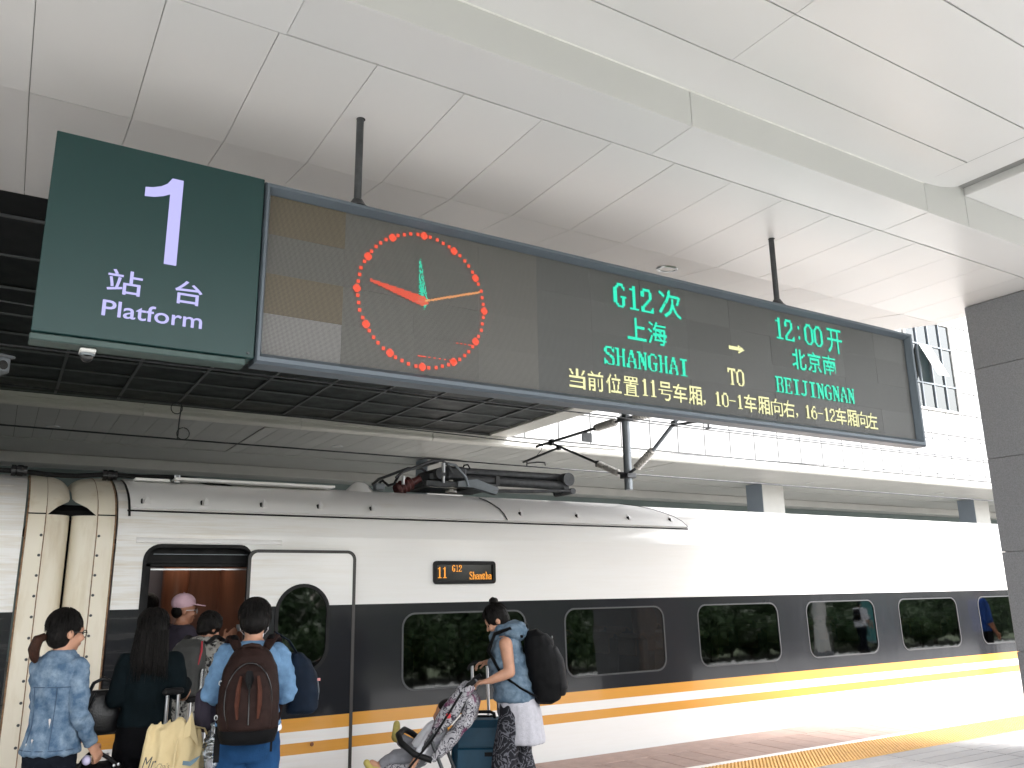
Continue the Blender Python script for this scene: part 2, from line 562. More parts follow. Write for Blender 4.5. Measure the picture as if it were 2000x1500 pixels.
for r_ in range(len(YU)-1):
    for a, b_ in zip(XJ[:5], XJ[1:6]):
        panel(a, b_-0.02 if b_ > 6 else b_, [(YU[r_+1]+0.005, ZU), (YU[r_]-0.005, ZU)], M['panel_up'])
# plain panel rising to the cross beam, the beam face and its soffit
b = MB()
prof = [(6.15, ZU), (6.40, ZU+0.02), (6.60, ZU+0.07), (6.745, ZU+0.13)]
b.loft([[(x, YK, z) for x, z in prof], [(x, YB-0.002, z) for x, z in prof]], False, False, False)
wpart('curved_panel', b, M['panel_up'], can, 60)
wpart('beam_face', MB().box((6.75, YK, ZU+0.03), (6.77, YB-0.003, ZU+0.5), 0.002), M['panel'], can)
for y0, y1 in ((1.0, 2.86), (2.87, YB-0.004), (YK, 0.99)):
    wpart('beam_soffit_panel', MB().box((6.753, y0, ZU+0.026), (XE, y1, ZU+0.045), 0.002), M['panel_up'], can)
wpart('ceiling_bead', MB().tube([(-7, YB-0.004, ZU-0.002), (6.16, YB-0.004, ZU-0.002)], 0.006, 6), M['white_line'], can)
# plain areas of ceiling behind the camera and to the left, joint backing, roof slab
wpart('ceiling_field', MB().box((XW, YK, ZU), (-6.70, YB, ZU+.02)).box((-6.69, YK, ZU), (6.14, 0.10, ZU+.02)).box((XW, YB+.03, ZC), (-6.70, YF, ZC+.02)), M['panel_up'], can)
wpart('joint_backing', MB().box((XW, YB+0.021, ZC+0.028), (XE-.01, YF, ZC+0.05)).box((XW, YK, ZU+0.30), (XE-.01, YB+.02, ZU+.34)).box((XW, YK, ZU+0.024), (6.14, YB-.005, ZU+.04)), M['joint'], can)
b = MB()
b.add([(XW, YK-.02, ZC+.36), (XE-.005, YK-.02, ZC+.36), (XE-.005, YF, ZC+.36), (XW, YF, ZC+.36), (XW, YO-.01, zo+.03), (XE-.005, YO-.01, zo+.03), (XW, YF, ZC+.03), (XE-.005, YF, ZC+.03)],
      [(0, 1, 2, 3), (6, 7, 5, 4)])
wpart('roof_slab', MB().box((XW, YK-.02, ZU+.36), (XE-.004, YO-.02, ZU+.8)), M['slab'], can)
wpart('roof_backing', b, M['slab'], can)
wpart('edge_fascia', MB().box((XW, YO-.015, zo+.022), (XE, YO+.015, ZU+.9), .004).box((XE-.002, YK-.02, ZC+.06), (XE+.03, YF, ZU+.9), .004).box((XW, YK-.05, ZU), (XE, YK-.02, ZU+.9), .004), M['panel_up'], can)
b = MB().add([(XE, YF, ZC+.03), (XE, YO, zo+.03), (XE, YO, ZU+.9), (XE, YF, ZU+.9)], [(0, 1, 2, 3)])
wpart('end_fascia', b, M['panel_up'], can)
# recessed downlight half hidden behind the sign top
def downlight(parent, x, y, z, r, name='downlight', em=0.0, tilt=0.0):
    o = bpy.data.objects.new(name, None)
    COL.objects.link(o)
    L_ = Vector(parent.location)
    o.parent = parent
    o.location = Vector((x, y, z))-L_
    o.rotation_euler = (tilt, 0, 0)
    ring = MB()
    n = 28
    rings = [[(math.cos(2*math.pi*i/n)*q, math.sin(2*math.pi*i/n)*q, h) for i in range(n)] for q, h in ((r*.74, .01), (r*.80, -.008), (r, -.010), (r*1.03, .004))]
    ring.loft(list(reversed(rings)), False, False)
    part('trim_ring', ring, M['alu_light'], o)
    part('reflector', MB().loft([[(math.cos(2*math.pi*i/n)*q, math.sin(2*math.pi*i/n)*q, h) for i in range(n)] for q, h in ((r*.75, -.002), (r*.3, -.0015))], False, True), M['far_white'], o)
downlight(can, 5.22, 5.62, ZC+(5.62-YF)*SL-.004, 0.10, tilt=math.atan(SL))
downlight(can, 1.02, 6.2, ZC+(6.2-YF)*SL-.004, 0.10, tilt=math.atan(SL))

# ================================================================== granite pillar
pil = empty('granite_pillar', 'dark grey granite-clad square pillar at the right edge holding up the canopy', 'pillar', (9.3, 4.2, 0))
zs_ = [0.004, 0.10, 1.03, 2.00, 2.955, 3.925, ZC-.004]
part('core', MB().box((-.50, -.56, 0.01), (.50, .55, ZC-.01)), M['granite'], pil)
for z0, z1 in zip(zs_[:-1], zs_[1:]):
    for s_ in (-1, 1):
        part('granite_slab', MB().box((s_*.541, -.58, z0+.002), (s_*.515, .571, z1-.002), .004), M['granite'], pil)
    part('granite_slab', MB().box((-.514, .55, z0+.002), (.514, .572, z1-.002), .004), M['granite'], pil)
    part('granite_slab', MB().box((-.514, -.58, z0+.004), (.514, -.56, z1-.004), .004), M['granite'], pil)
# pale round columns further along, seen mirrored in the train windows
for px_, py_, lab in ((20.8, -1.5, 'pale round steel column beyond the canopy end, mirrored in the train windows'), (-4.5, -1.6, 'pale round steel column behind the photographer')):
    c_ = empty('round_column', lab, 'column', (px_, py_, 0), group=None)
    part('shaft', MB().cyl((0, 0, 0), (0, 0, 4.88), .2, .2, 28), M['far_white'], c_)
    part('collar', MB().cyl((0, 0, 0), (0, 0, .18), .27, .24, 28), M['granite'], c_)

# ================================================================== dark grid ceiling over the tracks
ZD = 5.5
dk = empty('dark_track_ceiling', 'dark gridded ceiling over the tracks behind the green platform sign', 'ceiling', (4, 13, ZD))
YL = [7.6, 8.3, 9.43, 10.61, 11.81, 13.0, 13.98, 14.95, 15.93, 16.94, 17.95]
XL = [-4.95+1.109*k for k in range(14)]   # ... 0.59 ... 9.47
XL = XL + [10.30]
for i in range(len(XL)-1):
    for j in range(len(YL)-1):
        x0, x1, y0, y1 = XL[i], XL[i+1], YL[j], YL[j+1]
        b = MB().box((-(x1-x0)/2+.03, -(y1-y0)/2+.03, 0), ((x1-x0)/2-.03, (y1-y0)/2-.03, .02))
        o = link('dark_panel', b.mesh('dark_panel'), M['dark_panel'], dk, ((x0+x1)/2-4, (y0+y1)/2-13, .03))
        o.rotation_euler = (random.gauss(0, .012), random.gauss(0, .012), 0)
for x in XL[:-1]:
    wpart('grid_bar', MB().box((x-.022, 7.6, ZD), (x+.022, 17.95, ZD+.028)), M['grid_bar'], dk)
for y in YL:
    wpart('grid_bar', MB().box((XL[0], y-.022, ZD+.002), (10.28, y+.022, ZD+.026)), M['grid_bar'], dk)
for j, (y0, y1) in enumerate(zip(YL[:-1], YL[1:])):
    wpart('edge_trim', MB().box((10.30, y0+.006, ZD-.02), (10.88, y1-.006, ZD+.3), .006), M['far_white'], dk)
wpart('roof_slab', MB().box((-60, 7.59, ZD+.07), (10.86, 17.99, ZD+.6)).box((-60, 7.6, ZD+.02), (XL[0]-.03, 17.95, ZD+.06)), M['groove'], dk)  # left run is unseen, lengthened to keep that end dark

# ================================================================== far canopy, columns, wall
fc = empty('far_canopy', 'grey soffit and white fascia of the canopy across the tracks behind the train', 'canopy', (8, 20, 5.25))
xs_ = [-4+0.363*k for k in range(58)]
for k in range(len(xs_)-1):
    x0, x1 = xs_[k], xs_[k+1]
    b = MB().box((-(x1-x0)/2+.004, -1.85, 0), ((x1-x0)/2-.004, 1.85, .02))
    o = link('soffit_panel', b.mesh('soffit_panel'), M['far_panel'], fc, ((x0+x1)/2-8, 0.04, random.uniform(0, .006)))
    o.rotation_euler = (random.gauss(0, .001), random.gauss(0, .004), 0)
    if 4.6 < x0 < 4.95:
        o.rotation_euler = (0, -0.09, 0)
        o.location.z -= 0.012
for x0 in np.arange(16.75, 60, 2.2):
    wpart('soffit_panel', MB().box((x0, 18.18, 5.25), (x0+2.19, 21.89, 5.27)), M['far_panel'], fc)
wpart('joint_backing', MB().box((-60, 18.1, 5.30), (80, 27, 5.32)), M['groove'], fc)
wpart('rear_soffit', MB().box((-60, 21.92, 5.235), (80, 27, 5.26)).box((-60, 18.16, 5.25), (-4.02, 21.9, 5.27)), M['far_panel'], fc)
wpart('drop_beam', MB().box((-60, 24.0, 4.95), (80, 24.6, 5.23), .02), M['far_panel'], fc)
for x0 in np.arange(-7.6, 60, 3.27):
    b = MB()
    pr = [(18.14, 5.245), (18.05, 5.25), (18.0, 5.30), (18.0, 5.345), (18.035, 5.36), (18.035, 5.40), (17.99, 5.415), (17.99, 5.485), (18.14, 5.485)]
    b.loft([[(x0+.004, y, z) for y, z in pr], [(x0+3.262, y, z) for y, z in pr]], True, True, True)
    wpart('fascia_trim', b, M['far_white'], fc, 30)
wpart('roof_slab', MB().box((-60, 18.16, 5.34), (80, 32, 5.5)), M['slab'], fc)  # unseen left run lengthened too, to darken that end
for x, y in ((0.7, 20.2), (7.0, 19.9), (12.6, 19.9), (17.2, 19.9), (24.6, 19.8), (32.5, 19.8)):
    downlight(fc, x, y, 5.246, .14)
for x in (-3.2, 9.8, 22.9, 36.07):
    c_ = empty('far_column', {-3.2: 'far platform column at the left behind the train roof', 9.8: 'pale column behind the pantograph', 22.9: 'blue-grey and pale column beyond the train roof under the far canopy', 36.07: 'pale column beyond the train roof next to the granite pillar'}[x], 'column', (x, 20.5, 0))
    part('shaft', MB().box((0.004, 0, 0), (1.1, .75, 5.23), .01), M['far_panel'], c_)
    part('left_side_sheet', MB().box((-.012, 0.004, 0), (0.0, .746, 5.228)), M['bl_col'], c_)  # on the left face only, darker and bluer than the shaft
struct_w = empty('far_wall', 'teal-grey back wall of the far platform glimpsed above the train roof', 'wall', (0, 27, 0))
part('wall_face', MB().box((-60, 0, 0), (80, .3, 5.23)), M['teal_wall'], struct_w)

# ================================================================== white building above the far canopy
bl = empty('white_building', 'sunlit white tiled building above the far canopy at the right', 'building', (25, 18.3, 5.49))
wpart('wall_core', MB().box((-20, 18.06, 5.5), (28.6, 30, 16)).box((31.75, 18.06, 5.5), (60, 30, 16)).box((28.6, 18.06, 5.5), (31.75, 30, 8.1)).box((28.6, 18.06, 11.8), (31.75, 30, 16)), M['tile_joint'], bl)
wpart('room_lining', MB().box((28.61, 18.5, 8.11), (31.74, 18.6, 11.79)), M['far_panel'], bl)
TX = 1.07
tm = MB().box((-TX/2+.024, 0, -.430), (TX/2-.024, .014, .430)).mesh('facade_tile')
zt = [5.5+.03, 6.31, 7.21, 8.11, 9.02, 9.93, 10.84, 11.75, 12.66]
for i in range(34):
    x = 10.35+TX*(i+.5)
    for j in range(len(zt)-1):
        z0, z1 = zt[j], zt[j+1]
        if 28.4 < x < 31.9 and z0 > 8.05 and z1 < 11.8:
            continue
        if j > 2 and x < 26:
            continue
        o = link('facade_tile', tm, M['tile'], bl, (x-25, 18.045-18.3, (z0+z1)/2-5.49))
        o.scale.z = (z1-z0-.02)/.88
wpart('wall_upper', MB().box((10.35, 18.0, 8.12), (25.9, 18.05, 16)).box((10.35, 18.0, 12.67), (47, 18.05, 16)), M['tile'], bl)
M['bglass'] = glassmat('building_glass', (0.22, 0.30, 0.32), 0.08)
win = bpy.data.objects.new('window', None); COL.objects.link(win); win.parent = bl
win.location = (28.62-25, 18.02-18.3, 8.11-5.49)
W_, H_ = 3.1, 3.66
fr = MB().box((0, -.03, 0), (W_, .12, .08)).box((0, -.03, H_-.08), (W_, .12, H_)).box((0, -.028, .082), (.09, .118, H_-.082)).box((W_-.09, -.028, .082), (W_, .118, H_-.082))
part('frame', fr, M['far_white'], win)
mu = MB()
for x in (.78, 1.55, 2.32):
    mu.box((x-.03, -.02, .082), (x+.03, .1, H_-.082))
for z in (1.05, 2.6):
    mu.box((.092, -.015, z-.03), (W_-.092, .09, z+.03))
part('mullion_grid', mu, M['alu'], win)
for i, (xa, xb) in enumerate(((.09, .75), (.81, 1.52), (1.58, 2.29), (2.35, W_-.09))):
    for za, zb in ((.08, 1.02), (1.08, 2.57), (2.63, H_-.08)):
        if i == 1 and za == 1.08:
            continue
        part('pane', MB().box((xa, .03, za), (xb, .04, zb)), M['bglass'], win)
sash = MB().box((-.36, -.03, -1.5), (.36, 0, -1.42)).box((-.36, -.03, -.08), (.36, 0, 0)).box((-.36, -.028, -1.42), (-.29, -.002, -.08)).box((.29, -.028, -1.42), (.36, -.002, -.08)).box((-.29, -.018, -1.42), (.29, -.012, -.08))
part('open_sash', sash, M['far_white'], win, loc=(1.165, -.03, 2.57), rot=(R(-24), 0, 0))

# ================================================================== catenary
XCAT = 9.28
ct = empty('catenary_mast', 'grey drop post with overhead line arms and ribbed insulators above the train', 'catenary mast', (XCAT, 11.3, ZD))
def K(y, z):   # plane of the arms
    return (XCAT, y, z)
wpart('drop_post', MB().cyl(K(11.3, 3.352), K(11.3, ZD+.03), .072, .072, 18), M['steel'], ct)
wpart('clamp', MB().box((XCAT-.1, 11.19, 3.55), (XCAT+.1, 11.41, 3.64), .01).cyl(K(11.2, 3.6), K(11.56, 3.68), .03, .025, 8).cyl(K(11.4, 3.6), K(11.08, 3.70), .03, .025, 8), M['iron'], ct)
wpart('clamp', MB().box((XCAT-.1, 11.18, 4.57), (XCAT+.1, 11.42, 4.66), .01).cyl(K(11.2, 4.62), K(11.62, 4.61), .025, .025, 8).cyl(K(11.4, 4.62), K(11.05, 4.60), .025, .025, 8), M['iron'], ct)
def insulator(a, b_, r, n=9):
    a, b_ = Vector(a), Vector(b_)
    q = MB()
    pts, rr = [], []
    for i in range(n):
        t0 = i/n
        for t, rad in ((0, .5), (.12, .55), (.35, 1.0), (.62, 1.0), (.85, .55), (.98, .5)):
            pts.append(a.lerp(b_, t0+t/n)); rr.append(r*rad)
    return q.tube(pts, rr, 14)
wpart('insulator', insulator(K(11.58, 4.612), K(12.14, 4.60), .075), M['porcelain'], ct)
wpart('insulator', insulator(K(11.56, 3.68), K(12.14, 3.92), .062), M['porcelain'], ct)
wpart('insulator', insulator(K(11.06, 3.71), K(10.60, 3.955), .07), M['porcelain'], ct)
wpart('insulator', insulator(K(11.06, 4.60), K(10.50, 4.575), .07), M['porcelain'], ct)
wpart('cantilever_arm', MB().cyl(K(12.12, 4.60), K(14.22, 4.56), .026, .026, 10).cyl(K(12.12, 3.92), K(13.55, 4.50), .024, .024, 10), M['iron'], ct)
wpart('registration_arm', MB().cyl(K(13.40, 4.415), K(14.74, 4.30), .024, .024, 10).cyl(K(14.6, 4.30), K(14.6, 4.21), .014, .014, 8).tube([K(14.6, 4.26), K(14.2, 4.23), K(13.92, 4.185), K(13.9, 4.12)], .014, 8), M['iron'], ct)
wpart('cantilever_arm', MB().cyl(K(10.62, 3.94), K(9.88, 4.43), .034, .034, 10).cyl(K(10.52, 4.57), K(9.85, 4.42), .024, .024, 10), M['steel'], ct)
wpart('registration_arm', MB().cyl(K(9.98, 4.285), K(9.18, 4.22), .02, .02, 10).cyl(K(9.28, 4.24), K(9.28, 4.115), .016, .016, 8).box(K(9.24, 4.10)[:0] + (XCAT-.03, 9.24, 4.09), (XCAT+.03, 9.32, 4.12)), M['iron'], ct)
for y0, y1, z0, z1 in ((13.60, 13.72, 4.50, 4.62), (13.36, 13.46, 4.37, 4.47), (10.0, 10.1, 4.26, 4.36), (12.1, 12.2, 3.87, 3.98), (12.1, 12.22, 4.555, 4.655)):
    wpart('clamp', MB().box((XCAT-.033, y0, z0), (XCAT+.033, y1, z1), .008), M['iron'], ct)
wpart('number_plate', MB().box((XCAT-.12, 12.46, 4.38), (XCAT+.12, 12.47, 4.56), .003).box((XCAT-.01, 12.45, 4.56), (XCAT+.01, 12.475, 4.61)), M['iron'], ct)
wpart('stay_wire', MB().tube([K(13.95, 4.57), K(14.05, 4.45), K(14.25, 4.35), K(14.4, 4.33)], .007, 6), M['iron'], ct)
cw = empty('contact_wire', 'thin black contact wire with a dropper running above the far track', 'wire', (5, 14.3, 4.17))
wpart('wire', MB().tube([(-30, 14.3, 4.19), (-.2, 14.3, 4.178), (2.3, 14.3, 4.16), (9.28, 14.45, 4.17), (40, 14.3, 4.16)], .014, 6), M['iron'], cw)
wpart('messenger_wire', MB().tube([(-30, 14.3, 5.25), (2.3, 14.3, 4.76), (9.28, 14.22, 4.62), (40, 14.3, 5.1)], .012, 6), M['iron'], cw)
wpart('dropper', MB().tube([(2.3, 14.3, 4.16), (2.305, 14.3, 4.45), (2.32, 14.3, 4.75)], .011, 6).tube([(2.3+.10*math.sin(a)+.08, 14.3, 4.26+.10*math.cos(a)) for a in np.linspace(0, 6.2, 14)], .008, 5).tube([(2.27+.09*math.sin(a)-.02, 14.3, 4.68+.10*math.cos(a)) for a in np.linspace(0, 6.2, 14)], .008, 5), M['iron'], cw)
cw2 = empty('contact_wire', 'contact wire above the train, held by the right-hand overhead arm', 'wire', (15, 9.25, 4.1))
wpart('wire', MB().tube([(-30, 9.25, 4.1), (80, 9.25, 4.1)], .010, 6), M['iron'], cw2)
wpart('messenger_wire', MB().tube([(-30, 9.3, 5.3), (9.28, 9.8, 4.47), (60, 9.3, 5.2)], .009, 6), M['iron'], cw2)
# ================================================================== train
YT = 7.66
RZ = -1.25
def yw(z):
    if z >= 0:
        return YT+0.02*z
    return YT+0.02*z*z+0.0*z
ROOF = [(0.044, 2.2), (0.058, 2.27), (0.088, 2.34), (0.132, 2.41), (0.20, 2.48), (0.30, 2.545), (0.44, 2.605), (0.58, 2.66), (0.76, 2.71), (1.0, 2.755), (1.3, 2.79), (1.68, 2.80)]

def bodymat(name, streak, xend):
    """white body paint with a black window band and two orange stripes, by height on the car"""
    m, N, L, P = newmat(name)
    tc = N.new('ShaderNodeTexCoord')
    sp = N.new('ShaderNodeSeparateXYZ')
    L.new(tc.outputs['Object'], sp.inputs[0])
    mr = N.new('ShaderNodeMapRange')
    mr.inputs[1].default_value = RZ*0+0.25   # local z 0.25 .. 4.25  = world -1 .. 3
    mr.inputs[2].default_value = 4.25
    L.new(sp.outputs['Z'], mr.inputs[0])
    rp = N.new('ShaderNodeValToRGB')
    rp.color_ramp.interpolation = 'CONSTANT'
    WH, ORG, BK = (0.80, 0.79, 0.775, 1), (0.66, 0.32, 0.065, 1), (0.015, 0.016, 0.019, 1)
    stops = [(-1.0, WH), (0.318, ORG), (0.418, WH), (0.503, ORG), (0.617, BK), (1.572, WH)]
    el = rp.color_ramp.elements
    el[0].position = 0.0; el[0].color = WH
    el[1].position = (0.318+1)/4; el[1].color = ORG
    for z, c in stops[2:]:
        e = el.new((z+1)/4); e.color = c
    L.new(mr.outputs[0], rp.inputs[0])
    # dirt: horizontal streaks, stronger towards the car end, all yellowish
    mp = N.new('ShaderNodeMapping')
    mp.inputs['Scale'].default_value = (0.55, 1, 11)
    L.new(tc.outputs['Object'], mp.inputs[0])
    nz = N.new('ShaderNodeTexNoise')
    nz.inputs['Scale'].default_value = 2.2
    nz.inputs['Detail'].default_value = 7
    nz.inputs['Roughness'].default_value = 0.7
    L.new(mp.outputs[0], nz.inputs[0])
    r2 = N.new('ShaderNodeMapRange')
    r2.inputs[1].default_value = 0.44
    r2.inputs[2].default_value = 0.80
    L.new(nz.outputs[0], r2.inputs[0])
    fx = N.new('ShaderNodeMapRange')
    fx.inputs[1].default_value = xend
    fx.inputs[2].default_value = xend+(2.2 if streak > 0 else -2.2)
    fx.inputs[3].default_value = 0.95
    fx.inputs[4].default_value = 0.10
    L.new(sp.outputs['X'], fx.inputs[0])
    ml = N.new('ShaderNodeMath'); ml.operation = 'MULTIPLY'
    L.new(r2.outputs[0], ml.inputs[0]); L.new(fx.outputs[0], ml.inputs[1])
    mx = N.new('ShaderNodeMix'); mx.data_type = 'RGBA'; mx.blend_type = 'MULTIPLY'
    L.new(ml.outputs[0], mx.inputs[0])
    L.new(rp.outputs[0], mx.inputs[6])
    mx.inputs[7].default_value = (0.70, 0.60, 0.43, 1)
    L.new(mx.outputs[2], P.inputs['Base Color'])
    rr = N.new('ShaderNodeMapRange')
    rr.inputs[3].default_value = 0.16
    rr.inputs[4].default_value = 0.5
    L.new(ml.outputs[0], rr.inputs[0])
    L.new(rr.outputs[0], P.inputs['Roughness'])
    P.inputs['Coat Weight'].default_value = 0.22
    P.inputs['Specular IOR Level'].default_value = 0.3
    P.inputs['Coat Roughness'].default_value = 0.07
    nb = N.new('ShaderNodeTexNoise')
    nb.inputs['Scale'].default_value = 1.1
    mpb = N.new('ShaderNodeMapping'); mpb.inputs['Scale'].default_value = (2.2, 1, 0.7)
    L.new(tc.outputs['Object'], mpb.inputs[0]); L.new(mpb.outputs[0], nb.inputs[0])
    bp = N.new('ShaderNodeBump'); bp.inputs['Strength'].default_value = 0.10; bp.inputs['Distance'].default_value = 0.05
    L.new(nb.outputs[0], bp.inputs['Height'])
    L.new(bp.outputs[0], P.inputs['Normal']); L.new(bp.outputs[0], P.inputs['Coat Normal'])
    return m
M['cream'] = mat('dirty_cream_fairing', (0.74, 0.68, 0.56), 0.38, col2=(0.52, 0.42, 0.27), thr=(0.5, 0.85), scale=2.0, stretch=(3, 3, 0.5), coat=0.2)
M['roofwhite'] = mat('roof_cover_paint', (0.88, 0.87, 0.86), 0.34, col2=(0.74, 0.70, 0.63), thr=(0.58, 0.98), scale=3, stretch=(.6, 2, 3), coat=0.15)
M['rust'] = mat('rusty_joint', (0.22, 0.13, 0.07), 0.8, var=0.5, scale=30)
M['tglass'] = glassmat('train_window_glass', (0.07, 0.085, 0.085), 0.045, 0.03, 0.08)
M['gasket'] = mat('grey_window_gasket', (0.045, 0.047, 0.05), 0.5)
M['doorseal'] = mat('dark_door_seal', (0.030, 0.027, 0.025), 0.5)
M['wood'] = mat('reddish_wood_laminate', (0.17, 0.065, 0.035), 0.35, var=0.25, scale=3, stretch=(5, 5, .5), coat=0.2)
M['int_dark'] = mat('vestibule_grey', (0.16, 0.14, 0.16), 0.5, var=0.1, scale=3)
M['seat_fab'] = mat('seat_fabric', (0.05, 0.055, 0.07), 0.85, var=0.3, scale=60)
M['seat_cap'] = mat('seat_head_cover', (0.33, 0.17, 0.08), 0.8, var=0.15, scale=30)
M['redsil'] = mat('red_silicone', (0.09, 0.022, 0.02), 0.5, var=0.3, scale=15)

def holed(name, x0, x1, z0, z1, holes, m, root, yfun):
    """flat wall between x0..x1 and z0..z1 with holes (lists of (x,z)); yfun(z) gives the depth"""
    bm = bmesh.new()
    edges = []
    for loop in [[(x0, z0), (x1, z0), (x1, z1), (x0, z1)]]+holes:
        vs_ = [bm.verts.new((p[0], 0, p[1])) for p in loop]
        for i in range(len(vs_)):
            edges.append(bm.edges.new((vs_[i], vs_[(i+1) % len(vs_)])))
    bmesh.ops.triangle_fill(bm, use_beauty=True, use_dissolve=False, edges=edges)
    b = MB()
    bm.verts.index_update()
    b.v = [(v.co.x, yfun(v.co.z), v.co.z) for v in bm.verts]
    for f in bm.faces:
        ids = [v.index for v in f.verts]
        P_ = [b.v[i] for i in ids]
        c = (P_[1][0]-P_[0][0])*(P_[2][2]-P_[0][2])-(P_[1][2]-P_[0][2])*(P_[2][0]-P_[0][0])
        b.f.append(tuple(ids) if c > 0 else tuple(reversed(ids)))
    bm.free()
    return wpart(name, b, m, root, 30)

def ringmesh(outer, inner, y0, y1, yfun):
    """frame between two outlines with the same point count; front at yfun+y0, inner edge runs back to y1"""
    n = len(outer)
    rings = []
    for pts, d in ((outer, 0.0), (outer, y0), (inner, y0), (inner, y1)):
        rings.append([(x, yfun(z)+d, z) for x, z in pts])
    return MB().loft(rings, False, False)

car = empty('train_car', 'white high-speed train car with black window band, orange stripes and open door', 'train car', (13, 9.34, RZ))
XA, XZ = 0.83, 25.6
M['body'] = bodymat('train_body_paint', 1, XA-13)
M['body_l'] = bodymat('train_body_paint_dirty', -1, 0.14+12)
WIN = [(3.43, 4.83), (5.34, 6.74), (7.285, 8.67), (9.225, 10.64), (11.2, 12.63), (13.22, 14.63), (15.2, 16.6), (17.15, 18.55), (19.1, 20.5)]
WZ0, WZ1 = 0.775, 1.478
DX0, DX1, DZ1 = 1.077, 1.96, 2.085
door_hole = [(DX0, 0.02), (DX1, 0.02)] + [(DX1-.11+.11*math.cos(R(a)), DZ1-.11+.11*math.sin(R(a))) for a in range(0, 91, 15)] + [(DX0+.11+.11*math.cos(R(a)), DZ1-.11+.11*math.sin(R(a))) for a in range(90, 181, 15)]
holes = [door_hole]+[rrect(a, b_, WZ0, WZ1, .13, 6) for a, b_ in WIN]
holed('side_wall', XA, XZ, 0.0, 2.2, holes, M['body'], car, yw)
# skirt, roof, far side
b = MB()
b.loft([[(XA, yw(z), z) for z in np.linspace(-1.0, 0, 6)], [(XZ, yw(z), z) for z in np.linspace(-1.0, 0, 6)]], False, False, False)
b.f = [tuple(reversed(f)) for f in b.f]
b.f = [tuple(reversed(f)) for f in b.f]
wpart('skirt', b, M['body'], car, 60)
def roofring(x, off=0.0):
    return [(x, YT+i-off*(1 if i < 1.0 else 0.2), z+off*.6) for i, z in ROOF]
full = lambda x: [(x, YT+i, z) for i, z in ROOF]+[(x, YT+3.36-i, z) for i, z in reversed(ROOF[:-1])]
b = MB().loft([full(XA), full(XZ)], False, False, False)
wpart('roof', b, M['body'], car, 60)
wpart('far_side_wall', MB().box((XA, YT+3.2, -1), (XZ, YT+3.235, 2.2)), M['body'], car)
wpart('underframe', MB().box((1.2, 8.0, -1.05), (25, 10.7, -.15)), M['iron'], car)
# ------------------------------------------------ windows
for i, (a, b_) in enumerate(WIN):
    fo = bpy.data.objects.new('window', None); COL.objects.link(fo); fo.parent = car
    fo.location = (a-13, YT-9.34, WZ0-RZ)
    wpart('window_gasket', ringmesh(rrect(a-.010, b_+.010, WZ0-.010, WZ1+.010, .138, 6), rrect(a+.006, b_-.006, WZ0+.006, WZ1-.006, .125, 6), -.004, .03, yw), M['gasket'], fo, 40)
    o_ = rrect(a+.004, b_-.004, WZ0+.004, WZ1-.004, .127, 6)
    p_ = MB(); p_.v = [(x, yw(z)+.006, z) for x, z in o_]; p_.f = [tuple(range(len(o_)))]
    wpart('pane', p_, M['tglass'], fo, None)
# ------------------------------------------------ saloon interior behind the glass
inte = MB()
inte.box((2.4, 7.85, 0.0), (XZ, 10.8, .02)).box((2.4, 10.78, .02), (XZ, 10.82, 2.1)).box((2.4, 7.82, 2.1), (XZ, 10.8, 2.14)).box((2.95, 7.85, .03), (3.0, 10.75, 2.09))
wpart('saloon_lining', inte, M['int_dark'], car)
wpart('luggage_rack', MB().box((3.05, 10.1, 1.62), (XZ, 10.7, 1.66)).box((3.05, 7.9, 1.62), (XZ, 8.3, 1.65)), M['alu'], car)
sm = MB().box((-.25, -.24, .3), (.25, .24, .45), .04).box((-.06, -.235, .45), (.10, .235, 1.12), .05)
sm_me = sm.mesh('seat', 40)
hc = MB().box((-.075, -.2, .86), (.115, .2, 1.135), .04).mesh('head_cover', 40)
for i in range(11):
    for yy in (8.2, 8.72, 9.75, 10.25, 10.6):
        if yy == 10.6:
            continue
        s_ = link('seat', sm_me, M['seat_fab'], car, (3.6+i*1.02-13, yy-9.34, .02-RZ))
        link('head_cover', hc, M['seat_cap'], s_)
# ------------------------------------------------ doorway and vestibule
dv = bpy.data.objects.new('doorway', None); COL.objects.link(dv); dv.parent = car
dv.location = (1.5-13, YT-9.34, 0-RZ)
outer = [(DX0-.03, .0), (DX1+.0, .0)] + [(DX1-.11+.11*math.cos(R(a)), DZ1-.11+.14*math.sin(R(a))) for a in range(0, 91, 15)] + [(DX0+.11+.14*math.cos(R(a)), DZ1-.11+.14*math.sin(R(a))) for a in range(90, 181, 15)]
inner = [(x+.0, z) for x, z in door_hole]
wpart('door_seal', ringmesh(outer, inner, -.006, .16, yw), M['black'], dv, 40)
wpart('door_header', MB().box((1.05, YT+.16, 1.93), (2.1, YT+.45, 2.15)).box((1.05, YT+.13, 1.96), (2.0, YT+.155, 1.985)), M['black'], dv)
wpart('header_rail', MB().box((1.14, YT+.22, 1.900), (2.05, YT+.26, 1.913)), M['alu_light'], dv)
wpart('header_strip', MB().box((1.14, YT+.12, 2.03), (2.0, YT+.13, 2.034)), M['alu'], dv)
wpart('jamb', MB().box((1.0, YT+.16, 0), (1.13, YT+.5, 1.95)).box((2.02, YT+.12, 0), (2.10, YT+.3, 1.9)), M['black'], dv)
wpart('jamb_trim', MB().box((1.985, YT+.20, 0), (2.015, YT+.31, 1.895)), M['alu'], dv)
wpart('threshold', MB().box((1.08, YT-.04, -.06), (1.97, YT+.9, 0.0)), M['alu'], dv)
wpart('vestibule_wall', MB().box((.6, 9.45, 0), (1.62, 9.5, 2.2)).box((.58, 7.9, 0), (.62, 9.5, 2.2)), M['int_dark'], dv)
